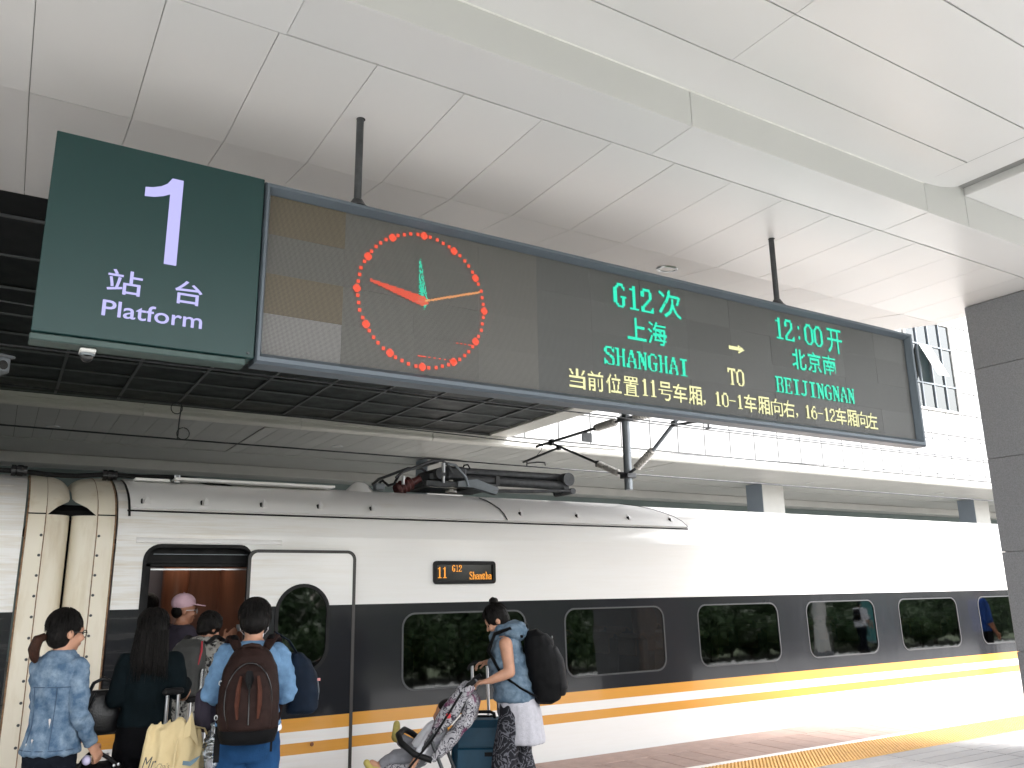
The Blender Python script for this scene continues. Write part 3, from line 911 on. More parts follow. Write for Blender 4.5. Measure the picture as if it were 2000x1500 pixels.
wpart('wood_wall', MB().box((1.60, 9.42, 0), (2.3, 9.46, 2.2)).box((2.06, 8.05, 0), (2.10, 9.44, 2.2)).cyl((1.60, 9.32, 0), (1.60, 9.32, 2.2), .13, .13, 20).box((2.0, 8.0, 0), (2.09, 8.12, 2.0)), M['wood'], dv)
wpart('vestibule_ceiling', MB().box((.6, 7.85, 2.12), (2.4, 9.5, 2.16)), M['int_dark'], dv)
wpart('vestibule_floor', MB().box((.6, 7.8, -.06), (2.4, 9.5, -0.002)), M['int_dark'], dv)
wpart('ceiling_light', MB().box((1.2, 8.9, 2.10), (2.0, 9.2, 2.115)), mat('vestibule_lamp', (.8, .8, .8), .5, emit=(1, .9, .78), estr=3.5), dv)
wpart('grab_rail', MB().cyl((1.955, YT+.17, .75), (1.955, YT+.17, 1.66), .015, .015, 10), M['alu_light'], dv)
wpart('notice_plate', MB().box((1.93, YT+.36, 1.36), (1.985, YT+.365, 1.42)), M['alu_light'], dv)
# ------------------------------------------------ plug door slid open
yd = lambda z: yw(z)-.062
do = bpy.data.objects.new('door', None); COL.objects.link(do); do.parent = car
do.location = (2.42-13, YT-.06-9.34, 0-RZ)
D0, D1, DT = 1.905, 2.915, 2.075
dout = rrect(D0, D1, -.06, DT, .085, 6)
din = rrect(D0+.028, D1-.030, -.03, DT-.028, .06, 6)
wpart('door_rim', ringmesh(dout, din, 0, .012, yd), M['doorseal'], do, 40)
b = MB(); n = len(dout)
b.loft([[(x, yd(z), z) for x, z in dout], [(x, yd(z)+.05, z) for x, z in dout]], False, True)
wpart('door_edge', b, M['black'], do, 40)
ow = [(2.418+.253*math.cos(a), 1.374+(.145 if math.sin(a) >= 0 else -.145)+.253*math.sin(a)) for a in np.linspace(-math.pi/2, 1.5*math.pi, 41)[:-1]]
ow_in = [(2.418+.222*math.cos(a), 1.374+(.145 if math.sin(a) >= 0 else -.145)+.222*math.sin(a)) for a in np.linspace(-math.pi/2, 1.5*math.pi, 41)[:-1]]
bm = bmesh.new(); ed = []
for loop in (din, ow):
    vs_ = [bm.verts.new((p[0], 0, p[1])) for p in loop]
    ed += [bm.edges.new((vs_[i], vs_[(i+1) % len(vs_)])) for i in range(len(vs_))]
bmesh.ops.triangle_fill(bm, use_beauty=True, edges=ed)
b = MB(); bm.verts.index_update()
b.v = [(v.co.x, yd(v.co.z)+.004, v.co.z) for v in bm.verts]
for f in bm.faces:
    ids = [v.index for v in f.verts]; P_ = [b.v[i] for i in ids]
    c = (P_[1][0]-P_[0][0])*(P_[2][2]-P_[0][2])-(P_[1][2]-P_[0][2])*(P_[2][0]-P_[0][0])
    b.f.append(tuple(ids) if c > 0 else tuple(reversed(ids)))
bm.free()
o = wpart('door_skin', b, M['body'], do, 30)
# paint heights are read in the car's own frame
o.data.transform(Matrix.Translation((2.42-13, -.06+YT-9.34, 0-RZ))); o.location = -Vector((2.42-13, -.06+YT-9.34, 0-RZ))
wpart('window_rim', ringmesh(ow, ow_in, -.006, .02, yd), M['black'], do, 40)
p_ = MB(); p_.v = [(x, yd(z)+.008, z) for x, z in ow_in]; p_.f = [tuple(range(len(ow_in)))]
wpart('oval_pane', p_, M['tglass'], do, None)
wpart('pane_backing', MB().box((2.1, yd(1.4)+.045, .95), (2.75, yd(1.4)+.05, 1.8)), M['black'], do)
# gutter above the door
b = MB()
pr = [(0, 0), (-.022, .004), (-.026, .018), (-.012, .04), (0, .045)]
b.loft([[(.98, yw(2.12)+y, 2.12+z) for y, z in pr], [(2.21, yw(2.12)+y, 2.12+z) for y, z in pr]], True, True, False)
wpart('rain_gutter', b, M['roofwhite'], car, 40)
# small round marker by the stripe
wpart('marker_cap', MB().tube([(2.545, yw(.44)-.065, .40), (2.545, yw(.44)-.078, .40)], [.018, .012], 12), M['wood'], do)
# ------------------------------------------------ destination display
dp = bpy.data.objects.new('destination_display', None); COL.objects.link(dp); dp.parent = car
dp.location = (4.1-13, yw(1.86)-9.34, 1.86-RZ)
E0, E1, E2, E3 = 3.752, 4.47, 1.757, 1.985
wpart('display_frame', ringmesh(rrect(E0, E1, E2, E3, .035, 5), rrect(E0+.035, E1-.035, E2+.035, E3-.035, .008, 5), -.022, -.002, yw), M['black'], dp, 40)
wpart('display_glass', MB().add([(E0+.02, yw(z)-.004, z) for z in (E2+.02,)]+[(E1-.02, yw(E2)-.004, E2+.02), (E1-.02, yw(E3)-.004, E3-.02), (E0+.02, yw(E3)-.004, E3-.02)], [(0, 1, 2, 3)]), M['black_gloss'], dp, None)
M['amber'] = emitmat('amber_led', (1.0, 0.36, 0.02), 1.25)
def lamps(grid, x0, ztop, px, pz, yfun, fill=0.92, merge=True):
    q = MB()
    h_, w_ = grid.shape
    for j in range(h_):
        i = 0
        while i < w_:
            if grid[j, i]:
                k = i
                while k < w_ and grid[j, k] and (merge or k == i):
                    k += 1
                xa, xb = x0+i*px+px*(1-fill)/2, x0+k*px-px*(1-fill)/2
                zb_, za_ = ztop-(j+1)*pz+pz*(1-fill)/2, ztop-j*pz-pz*(1-fill)/2
                q.add([(xa, yfun(zb_), zb_), (xb, yfun(zb_), zb_), (xb, yfun(za_), za_), (xa, yfun(za_), za_)], [(0, 1, 2, 3)])
                i = k
            else:
                i += 1
    return q
yl = lambda z: yw(z)-.009
wpart('lit_text', lamps(serif_raster('11', 8, 16), 3.795, 1.925, .0072, .0068, yl, 1.0), M['amber'], dp, None, 'amber number 11')
wpart('lit_text', lamps(serif_raster('G12', 7, 12), 3.965, 1.945, .0055, .0055, yl, 1.0), M['amber'], dp, None, 'amber text G12')
wpart('lit_text', lamps(serif_raster('Shangha', 8, 12), 4.165, 1.878, .0047, .0064, yl, 1.0), M['amber'], dp, None, 'amber text Shangha')
# small lettering low on the body
wpart('lettering', fit_text('s  Co', 3.66, 3.80, .175, .235, yw(.2)-.003), M['gasket'], car, None)
# ------------------------------------------------ roof covers with hooded vents
def cover(x0, x1, slant, nm):
    prof = [(i-.024, z+.012) for i, z in ROOF[3:10]]
    q = MB()
    A = [(x0, YT+i, z) for i, z in prof]
    B_ = [(x1-slant*(k/(len(prof)-1))**1.5, YT+i, z) for k, (i, z) in enumerate(prof)]
    A2 = [(x0, YT+i+.05, z-.02) for i, z in prof]
    B2 = [(x-.0, YT+i+.05, z-.02) for (x, _, _), (i, z) in zip(B_, prof)]
    q.loft([A2, A, B_, B2], False, False, False)
    q.add([A2[0], A[0], B_[0], B2[0]], [(0, 3, 2, 1)])
    return wpart(nm, q, M['roofwhite'], car, 50)
cover(.925, 4.665, 0, 'roof_cover')
cover(4.675, 7.29, .36, 'roof_cover')
wpart('roof_gap', MB().loft([[(.905, YT+i-.008, z+.004) for i, z in ROOF[2:10]], [(.925, YT+i-.008, z+.004) for i, z in ROOF[2:10]]], False, False, False), M['black'], car)
wpart('cover_seam', MB().tube([(.9, YT+.118, 2.395), (7.3, YT+.118, 2.395)], .0085, 6).tube([(4.67, YT+i-.03, z+.016) for i, z in ROOF[3:9]], .006, 6).tube([(7.295-.36*(k/6)**1.5, YT+i-.012, z+.01) for k, (i, z) in enumerate(ROOF[3:10])], .012, 6), M['black'], car)
for x, z in ((1.06, 2.495), (1.555, 2.50), (2.085, 2.505), (2.63, 2.51), (3.17, 2.51), (4.93, 2.52), (5.70, 2.52), (6.46, 2.52), (7.12, 2.52)):
    v = bpy.data.objects.new('roof_vent', None); COL.objects.link(v); v.parent = car
    yv = YT+float(np.interp(z-.012, [q[1] for q in ROOF], [q[0] for q in ROOF]))-.026
    v.location = (x-13, yv-9.34, z-RZ)
    q = MB().add([(-.05, -.018, -.04), (.05, -.018, -.04), (.0, .055, .052), (-.036, -.066, -.038), (.044, -.03, -.04)], [(0, 3, 2), (3, 4, 2), (4, 1, 2), (0, 4, 3), (0, 1, 4)])
    part('hood', q, M['roofwhite'], v, None)
    part('slot', MB().box((-.056, -.05, -.034), (-.046, -.012, .006)), M['black'], v, None)
wpart('walkway_board', MB().box((1.34, 8.26, 2.738), (2.9, 8.50, 2.762), .004).box((1.0, 8.3, 2.72), (1.3, 8.5, 2.745), .004), M['roofwhite'], car)
wpart('antenna_dome', MB().tube([(3.33, 8.7, 2.70), (3.33, 8.7, 2.83), (3.33, 8.7, 2.865)], [.22, .10, .05], 18), M['roofwhite'], car)
# ------------------------------------------------ pantograph folded on the roof
pg = bpy.data.objects.new('pantograph', None); COL.objects.link(pg); pg.parent = car
PY = 8.9
pg.location = (4.9-13, PY-9.34, 2.8-RZ)
wpart('base_frame', MB().box((4.1, PY-.3, 2.86), (5.05, PY-.22, 2.93), .008).box((4.1, PY+.3, 2.86), (5.05, PY+.38, 2.93), .008).box((4.1, PY-.22, 2.865), (4.2, PY+.3, 2.925), .008).box((4.7, PY-.22, 2.865), (5.05, PY+.3, 2.925), .008), M['iron'], pg)
q = MB(); q.add([(4.5, PY-.32, 2.93), (4.75, PY-.32, 2.97), (5.05, PY-.32, 2.88), (5.02, PY-.32, 2.80), (4.7, PY-.32, 2.87), (4.5, PY-.32, 2.87)]+[(4.5, PY-.22, 2.93), (4.75, PY-.22, 2.97), (5.05, PY-.22, 2.88), (5.02, PY-.22, 2.80), (4.7, PY-.22, 2.87), (4.5, PY-.22, 2.87)],
      [(0, 5, 4, 3, 2, 1), (6, 7, 8, 9, 10, 11)]+[(i, (i+1) % 6, 6+(i+1) % 6, 6+i) for i in range(6)])
wpart('side_bracket', q, M['steel'], pg)
wpart('arm_tube', MB().cyl((4.62, PY-.12, 3.075), (6.08, PY-.12, 3.085), .052, .048, 16), M['iron'], pg)
wpart('arm_tube', MB().cyl((4.66, PY-.2, 2.975), (6.08, PY-.2, 2.97), .058, .056, 16), M['iron'], pg)
wpart('arm_tube', MB().tube([(4.95, PY-.3, 2.845), (5.5, PY-.3, 2.862), (6.1, PY-.3, 2.90)], [.02, .024, .018], 10), M['iron'], pg)
wpart('knuckle', MB().cyl((6.10, PY-.3, 3.045), (6.10, PY+.1, 3.045), .085, .085, 18).box((6.03, PY-.26, 2.90), (6.14, PY+.05, 3.08), .02).cyl((6.16, PY-.3, 2.90), (6.16, PY+.1, 2.90), .04, .04, 12), M['iron'], pg)
wpart('joint_block', MB().box((4.38, PY-.25, 2.95), (4.66, PY+.2, 3.12), .03).box((4.2, PY-.2, 2.93), (4.4, PY+.2, 3.05), .03).cyl((4.3, PY-.28, 3.02), (4.3, PY+.25, 3.02), .07, .07, 14), M['iron'], pg)
wpart('collector_bar', MB().tube([(3.72, PY-.3, 2.93), (3.80, PY-.3, 3.0), (4.18, PY-.3, 3.155), (4.30, PY-.3, 3.165), (4.38, PY-.3, 3.11), (4.44, PY-.3, 3.02)], .017, 8).tube([(3.72, PY+.4, 2.93), (3.80, PY+.4, 3.0), (4.18, PY+.4, 3.155), (4.36, PY+.4, 3.165), (4.48, PY+.4, 3.09)], .017, 8).box((4.2, PY-.3, 3.135), (4.26, PY+.4, 3.16), .005), M['iron'], pg)
wpart('upper_rod', MB().tube([(4.36, PY-.32, 3.13), (4.46, PY-.32, 3.12), (4.60, PY-.32, 2.98), (4.63, PY-.32, 2.88)], .017, 8), M['steel'], pg)
wpart('spring_can', MB().cyl((4.30, PY-.33, 3.02), (4.30, PY-.33, 3.13), .022, .022, 10).cyl((4.30, PY-.33, 2.90), (4.30, PY-.33, 2.98), .018, .018, 10).cyl((3.81, PY-.3, 2.86), (3.81, PY-.3, 2.955), .02, .02, 10), M['alu_light'], pg)
wpart('insulator', MB().tube([(4.44, PY-.25, z) for z in (2.80, 2.82, 2.825, 2.84, 2.85, 2.87, 2.875, 2.885, 2.95)], [.07, .07, .03, .03, .075, .035, .06, .028, .026], 16), M['porcelain'], pg)
wpart('bellows', MB().tube([Vector((3.76, PY-.22, 2.80)).lerp(Vector((4.06, PY-.2, 2.95)), t/12) for t in range(13)], [.085 if t % 2 else .065 for t in range(8)]+[.05, .045, .042, .04, .04], 14), M['redsil'], pg)
wpart('cable', MB().tube([(3.52, PY-.3, 2.86), (3.56, PY-.3, 2.89), (3.63, PY-.3, 2.84), (3.70, PY-.3, 2.86), (3.75, PY-.3, 2.95)], .016, 8).tube([(5.85, PY-.3, 2.89), (5.87, PY-.3, 2.83), (5.93, PY-.3, 2.83), (6.0, PY-.3, 2.88)], .008, 6).tube([(4.62, PY-.2, 3.09), (4.63, PY-.22, 3.14), (4.68, PY-.22, 3.15), (4.72, PY-.2, 3.11)], .010, 6), M['black'], pg)
wpart('cable_box', MB().box((3.47, PY-.36, 2.775), (3.57, PY-.24, 2.85), .01).cyl((3.52, PY-.3, 2.85), (3.52, PY-.3, 2.875), .012, .012, 8), M['steel'], pg)
wpart('tie_strap', MB().box((5.04, PY-.27, 2.91), (5.09, PY-.255, 3.03)), M['gasket'], pg)
# ------------------------------------------------ car ends and gangway
def carend(root, sgn, xe, xf, xg, mflange):
    """flange strip xe..xf, rounded fairing xf..xg; sgn -1: fairing points to -x"""
    def X(t):
        return xf+(xg-xf)*math.sin(t*math.pi/2)
    def I(t):
        return .15*(1-math.cos(t*math.pi/2))
    zl = list(np.linspace(-.95, 2.2, 14))
    prof = [(yw(z)-YT, z) for z in zl]+[(i, z) for i, z in ROOF[1:3]]
    ts = np.linspace(0, 1, 9)
    q = MB().loft([[(X(t), YT+i+I(t), z) for i, z in prof] for t in ts], False, False, False)
    wpart('end_fairing', q, M['cream'], root, 60)
    prof2 = [(i, z) for i, z in ROOF[2:]]
    q = MB(); rows = []
    for k, (i, z) in enumerate(prof2):
        zz = z
        tmax = (.04, .30, .72, 1.0)[min(k, 3)]
        rows.append([(X(t*tmax), YT+i+I(t*tmax)*max(0, 1-k*.1), zz-I(t*tmax)*(k/len(prof2))) for t in ts])
    wpart('upper_fairing', MB().loft(rows, False, False, False), M['cream'], root, 60)
    allp = [(yw(z)-YT, z) for z in zl]+list(ROOF[1:])
    wpart('flange', MB().loft([[(xe, YT+i+.003, z) for i, z in allp], [(xe, YT+i-.006, z+.004) for i, z in allp], [(xf, YT+i-.006, z+.004) for i, z in allp], [(xf, YT+i+.003, z) for i, z in allp]], False, False, False), mflange, root, 30)
    wpart('rust_seam', MB().tube([(xe, YT+i-.006, z) for i, z in allp], .007, 6).tube([(xf, YT+i-.005, z) for i, z in allp], .004, 6), M['rust'], root)
    wpart('flange_joint', MB().tube([(xe, YT+.082, 2.345), (xf, YT+.082, 2.345)], .006, 6), M['black'], root)
    bx = MB()
    xb = xf+(xe-xf)*.14
    for z in np.arange(-.2, 2.3, .158):
        bx.tube([(xb, yw(z)-.005, z), (xb, yw(z)-.012, z)], [.012, .009], 8)
    wpart('bolt_row', bx, M['gasket'], root)['kind'] = 'stuff'
carend(car, -1, .81, .675, .490, M['cream'])
wpart('gangway', MB().box((.30, YT+.40, -.6), (.66, YT+2.9, 2.45), .02).box((.2, YT+.3, 2.32), (.75, YT+2.9, 2.40), .01), M['black'], car)
# neighbouring car on the left
lc = empty('train_car', 'end of the neighbouring white train car at the left edge of the picture', 'train car', (-12, 9.34, RZ))
carend(lc, 1, .165, .295, .474, M['cream'])
holed('side_wall', -24, .145, 0.0, 2.2, [rrect(-3.6, -2.2, WZ0, WZ1, .13)], M['body_l'], lc, yw)
b = MB().loft([[(-24, yw(z), z) for z in np.linspace(-1.0, 0, 6)], [(.145, yw(z), z) for z in np.linspace(-1.0, 0, 6)]], False, False, False)
wpart('skirt', b, M['body_l'], lc, 60)
wpart('roof', MB().loft([full(-24), full(.145)], False, False, False), M['body_l'], lc, 60)
p_ = MB(); o_ = rrect(-3.6, -2.2, WZ0, WZ1, .13); p_.v = [(x, yw(z)+.006, z) for x, z in o_]; p_.f = [tuple(range(len(o_)))]
wpart('pane', p_, M['tglass'], lc, None)
wpart('inner_lining', MB().box((-24, 8.3, 0), (.1, 8.35, 2.1)), M['int_dark'], lc)
# high-voltage cable between the cars
hv = empty('roof_cable', 'thick black roof cable with connectors bridging the gap between the two cars', 'cable', (.4, 8.4, 2.75))
wpart('cable', MB().tube([(-3, 8.4, 2.76), (.07, 8.4, 2.76), (.3, 8.4, 2.742), (.52, 8.4, 2.742), (.78, 8.4, 2.772), (1.05, 8.4, 2.765), (1.37, 8.4, 2.78), (1.55, 8.4, 2.765), (1.9, 8.4, 2.70)], .022, 10), M['black'], hv)
for x in (.07, .79):
    wpart('connector', MB().tube([(x-.06, 8.4, 2.763), (x-.055, 8.4, 2.763), (x-.02, 8.4, 2.763), (x-.018, 8.4, 2.763), (x-.005, 8.4, 2.763), (x+.03, 8.4, 2.763), (x+.04, 8.4, 2.763), (x+.065, 8.4, 2.763)], [.03, .05, .05, .042, .05, .05, .043, .045], 14), M['black_gloss'], hv)
wpart('cable_clamp', MB().box((1.35, 8.36, 2.72), (1.40, 8.44, 2.80), .006), M['alu_light'], hv)

# ================================================================== hanging LED display
YS = 4.512
S0, S1, SZ0, SZ1 = 1.085, 7.235, 2.925, 4.02     # outer frame
I0, I1, IZ0, IZ1 = 1.126, 7.160, 2.995, 3.962    # lamp area
led = empty('led_display', 'long grey-framed departure display with red clock and green and yellow lettering', 'display', ((S0+S1)/2, YS+.15, SZ1))
M['frame'] = mat('blue_grey_sign_frame', (0.10, 0.122, 0.145), 0.45, metal=0.3, var=0.08, scale=4, rvar=0.06)
def rail(nm, a0, a1, horizontal, zi, zo_, flip):
    """mitred, bevelled frame rail"""
    q = MB()
    return q
def frame_rail(pts_out, pts_in):
    q = MB()
    (ax, az), (bx, bz) = pts_out
    (cx_, cz_), (dx_, dz_) = pts_in
    yf, yb_ = YS-.045, YS+.10
    mid = lambda p, r_, t: (p[0]+(r_[0]-p[0])*t, p[1]+(r_[1]-p[1])*t)
    def sec(po, pi):
        m1 = mid(po, pi, .22); m2 = mid(po, pi, .55)
        return [(po[0], yb_, po[1]), (po[0], yf+.02, po[1]), (m1[0], yf, m1[1]), (m2[0], yf, m2[1]), (pi[0], YS+.004, pi[1]), (pi[0], yb_, pi[1])]
    q.loft([sec((ax, az), (cx_, cz_)), sec((bx, bz), (dx_, dz_))], True, True, True)
    return q
o4 = [(S0, SZ0), (S1, SZ0), (S1, SZ1), (S0, SZ1)]
i4 = [(I0, IZ0), (I1, IZ0), (I1, IZ1), (I0, IZ1)]
for k in range(4):
    q = frame_rail((o4[k], o4[(k+1) % 4]), (i4[k], i4[(k+1) % 4]))
    bm = bmesh.new(); me = q.mesh('frame_rail'); bm.from_mesh(me); bmesh.ops.recalc_face_normals(bm, faces=bm.faces); bm.to_mesh(me); bm.free()
    L_ = Vector(led.location)
    me.transform(Matrix.Translation(-L_))
    link('frame_rail', me, M['frame'], led)
wpart('rear_casing', MB().box((S0+.01, YS+.05, SZ0+.01), (S1-.01, YS+.098, SZ1-.01)), M['frame'], led)
def ledmat(name, base, gap=(0.012, 0.012, 0.012)):
    """lamp bodies in a 64 x 32 raster"""
    m, N, L, P = newmat(name)
    tc = N.new('ShaderNodeTexCoord')
    mp = N.new('ShaderNodeMapping')
    pt = (I1-I0)/13/64
    mp.inputs['Scale'].default_value = (1/pt, 1/pt, 1/((IZ1-IZ0)/128))
    L.new(tc.outputs['Object'], mp.inputs[0])
    fr_ = N.new('ShaderNodeVectorMath'); fr_.operation = 'FRACTION'
    L.new(mp.outputs[0], fr_.inputs[0])
    sub = N.new('ShaderNodeVectorMath'); sub.operation = 'SUBTRACT'; sub.inputs[1].default_value = (.5, .5, .5)
    L.new(fr_.outputs[0], sub.inputs[0])
    mul = N.new('ShaderNodeVectorMath'); mul.operation = 'MULTIPLY'; mul.inputs[1].default_value = (1, 0, 1)
    L.new(sub.outputs[0], mul.inputs[0])
    ln = N.new('ShaderNodeVectorMath'); ln.operation = 'LENGTH'
    L.new(mul.outputs[0], ln.inputs[0])
    rp = N.new('ShaderNodeMapRange'); rp.inputs[1].default_value = .38; rp.inputs[2].default_value = .48
    L.new(ln.outputs['Value'], rp.inputs[0])
    oi = N.new('ShaderNodeObjectInfo')
    mx = N.new('ShaderNodeMix'); mx.data_type = 'RGBA'
    L.new(rp.outputs[0], mx.inputs[0])
    mx.inputs[6].default_value = (*base, 1)
    mx.inputs[7].default_value = (*gap, 1)
    hv_ = N.new('ShaderNodeHueSaturation')
    mr = N.new('ShaderNodeMapRange'); mr.inputs[3].default_value = .90; mr.inputs[4].default_value = 1.10
    L.new(oi.outputs['Random'], mr.inputs[0]); L.new(mr.outputs[0], hv_.inputs['Value'])
    L.new(mx.outputs[2], hv_.inputs['Color'])
    L.new(hv_.outputs[0], P.inputs['Base Color'])
    P.inputs['Roughness'].default_value = 0.5
    P.inputs['Specular IOR Level'].default_value = 0.35
    return m
M['led_a'] = ledmat('led_module_grey', (0.165, 0.16, 0.15))
M['led_b'] = ledmat('led_module_olive', (0.155, 0.128, 0.09))
M['led_c'] = ledmat('led_module_silver', (0.25, 0.243, 0.24))
M['led_d'] = ledmat('led_module_dark', (0.135, 0.137, 0.135))
mw, mh = (I1-I0)/13, (IZ1-IZ0)/4
mods = {}
for key in 'abcd':
    mods[key] = MB().box((.0002, 0, .0002), (mw-.0002, .03, mh-.0002)).mesh('led_module')
    mods[key].materials.append(M['led_'+key])
for i in range(13):
    for j in range(4):
        key = 'a' if i < 4 else 'd'
        if i == 0:
            key = 'cbab'[j]
        o = link('led_module', mods[key], None, led, (I0+mw*i-led.location.x, YS+.012-led.location.y, IZ0+mh*j-led.location.z))
        o.rotation_euler = (random.gauss(0, .0012), 0, random.gauss(0, .0016))
        o.location.y += random.uniform(-.0004, .0004)
PT = mw/64
PTZ = mh/32
yl = lambda z: YS+.004
def lit(grid, x0, ztop, m, label, fill=.94, merge=True):
    # snap to the lamp raster
    x0 = I0+round((x0-I0)/PT)*PT
    ztop = IZ1-round((IZ1-ztop)/PTZ)*PTZ
    return wpart('lit_text', lamps(grid, x0, ztop, PT, PTZ, yl, fill, merge), m, led, None, label)
M['green'] = emitmat('green_led', (0.0, 0.95, 0.58), 1.0)
M['yellow'] = emitmat('yellow_led', (1.0, 0.98, 0.50), 1.05)
M['red'] = emitmat('red_led', (1.0, 0.085, 0.03), 1.1)
def han(txt, x0, x1, zt_, zb_, m, label, bold=.012):
    w_, h_ = int(round((x1-x0)/PT)), int(round((zt_-zb_)/PTZ))
    return lit(raster(txt, w_, h_, bold), x0, zt_, m, label)
def ser(txt, x0, x1, zt_, zb_, m, label):
    cw_ = int(round((x1-x0)/PT/len(txt)))
    h_ = int(round((zt_-zb_)/PTZ))
    return lit(serif_raster(txt, cw_, h_), x0, zt_, m, label)
ser('G12', 3.650, 4.045, 3.895, 3.708, M['green'], 'green text G12')
han('次', 4.085, 4.315, 3.925, 3.695, M['green'], 'green character after G12')
han('上', 3.763, 3.945, 3.645, 3.468, M['green'], 'green character')
han('海', 3.965, 4.155, 3.645, 3.462, M['green'], 'green character')
ser('SHANGHAI', 3.539, 4.345, 3.389, 3.250, M['green'], 'green text SHANGHAI')
x = 3.226
for ch in '当前位置':
    han(ch, x, x+.138, 3.185, 3.045, M['yellow'], 'yellow character', .006); x += .160
ser('11', x, x+.16, 3.182, 3.052, M['yellow'], 'yellow number 11'); x += .165
for ch in '号车厢':
    han(ch, x, x+.138, 3.185, 3.045, M['yellow'], 'yellow character', .006); x += .150
comma = np.array([[1, 1, 1], [1, 1, 1], [0, 1, 1], [0, 1, 0], [1, 0, 0]], bool)
lit(comma, x+.0, 3.085, M['yellow'], 'yellow comma')
x = 4.603
ser('10-1', x, x+.318, 3.172, 3.062, M['yellow'], 'yellow text 10-1'); x += .325
for ch in '车厢向右':
    han(ch, x, x+.136, 3.185, 3.045, M['yellow'], 'yellow character', .006); x += .150
lit(comma, x, 3.085, M['yellow'], 'yellow comma')
x = 5.640
ser('16-12', x, x+.382, 3.172, 3.062, M['yellow'], 'yellow text 16-12'); x += .395
for ch in '车厢向左':
    han(ch, x, x+.136, 3.185, 3.045, M['yellow'], 'yellow character', .006); x += .144
arrow = np.array([[c == '#' for c in r_.ljust(24, '.')] for r_ in
    ('..............##', '..............####', '################.####', '######################', '########################', '######################', '................####', '..............####', '..............##')])
lit(arrow, 4.805, 3.585, M['yellow'], 'yellow arrow pointing right')
ser('TO', 4.770, 4.965, 3.378, 3.242, M['yellow'], 'yellow text TO')
x = 5.358
ser('12', x, x+.25, 3.899, 3.710, M['green'], 'green digits 12'); x += .25
ser(':', x, x+.11, 3.899, 3.710, M['green'], 'green colon'); x += .125
ser('00', x, x+.25, 3.899, 3.710, M['green'], 'green digits 00')
han('开', 6.03, 6.235, 3.912, 3.688, M['green'], 'green character after 12:00')
x = 5.546
for ch in '北京南':
    han(ch, x, x+.172, 3.650, 3.468, M['green'], 'green character'); x += .194
ser('BEIJINGNAN', 5.312, 6.312, 3.384, 3.250, M['green'], 'green text BEIJINGNAN')
# ------------------------------------------------ clock face drawn with lamps
CX, CZ, CR = 2.113, 3.478, 0.439
gw, gh = 140, 134
gx0, gz0 = CX-gw/2*PT, CZ+gh/2*PTZ
def plot(points):
    g_ = np.zeros((gh, gw), bool)
    for x, z in points:
        i, j = int((x-gx0)/PT), int((gz0-z)/PTZ)
        if 0 <= i < gw and 0 <= j < gh:
            g_[j, i] = True
    return g_
def blob(x, z, r):
    return [(x+i*PT, z+j*PTZ) for i in range(-5, 6) for j in range(-5, 6) if (i*i+j*j <= r*r+1 if r > 2 else max(abs(i), abs(j)) <= r)]
mk, bigm = [], []
for k in range(60):
    a = R(6*k)
    x, z = CX+CR*math.sin(a), CZ+CR*math.cos(a)
    x = CX+round((x-CX)/PT)*PT+.3*PT; z = CZ+round((z-CZ)/PTZ)*PTZ+.3*PTZ
    (bigm if k % 5 == 0 else mk).extend(blob(x, z, 3 if k % 5 == 0 else 1))
grid_ = plot(mk+bigm)
# small dots are 2 lamps wide
lit(grid_, gx0, gz0, M['red'], 'ring of red minute dots', .92, False)['kind'] = 'stuff'
def hand(x0, z0, x1, z1, w0, w1, back=0.0):
    pts = []
    d = Vector((x1-x0, z1-z0)); L_ = d.length; d.normalize(); nrm = Vector((-d.y, d.x))
    for t in np.linspace(-back, L_, 160):
        wd = w0+(w1-w0)*max(0, t)/L_ if t >= 0 else w0*(1+t/back)
        for s_ in np.linspace(-wd, wd, 9):
            p = Vector((x0, z0))+d*t+nrm*s_
            pts.append((p.x, p.y))
    return pts
yl = lambda z: YS+.0035
hh = plot(hand(CX+.004, 3.473, 2.089, 3.75, .030, .004, .05)); hh &= np.random.RandomState(3).rand(gh, gw) > .28
lit(hh, gx0, gz0, M['green'], 'short green hour hand pointing to twelve', .78, False)
yl = lambda z: YS+.003
lit(plot(hand(CX+.004, 3.473, 1.762, 3.55, .030, .005, .035)), gx0, gz0, M['red'], 'red minute hand', .78, False)
yl = lambda z: YS+.002
M['orange_led'] = emitmat('orange_led', (1.0, 0.40, 0.12), 1.1)
lit(plot(hand(CX+.02, 3.478, 2.525, 3.607, .003, .003)), gx0, gz0, M['orange_led'], 'thin orange second hand', .78, False)
yl = lambda z: YS+.004
lit(plot([(2.089+i*PT, 3.114) for i in list(range(0, 8))+[10, 11, 15, 16, 20, 21, 25, 26, 30, 31, 32, 33, 34, 35, 36, 37]]+[(2.357+i*PT, 3.232) for i in (0, 1, 4, 5, 8, 9, 12, 13, 14)]), gx0, gz0, M['red'], 'stray red lamp dashes', .92, False)['kind'] = 'stuff'
lit(plot([(1.89+i*PT, IZ1-.012) for i in (0, 1, 2, 5, 6)]), gx0, gz0+.05, M['red'], 'stray red lamp dashes', .78, False)
# hanger rods
for x in (1.668, 5.455):
    wpart('hanger_rod', MB().cyl((x, YS+.03, SZ1-.002), (x, YS+.03, ZC+.02), .0235, .0235, 16), M['iron'], led)
    wpart('hanger_foot', MB().tube([(x, YS+.03, SZ1+.0), (x, YS+.03, SZ1+.012), (x, YS+.03, SZ1+.055)], [.07, .055, .03], 14), M['iron'], led)
    wpart('ceiling_cut_out', MB().cyl((x+.004, YS+.03, ZC-.002), (x+.004, YS+.03, ZC+.01), .029, .029, 14), M['black'], led)

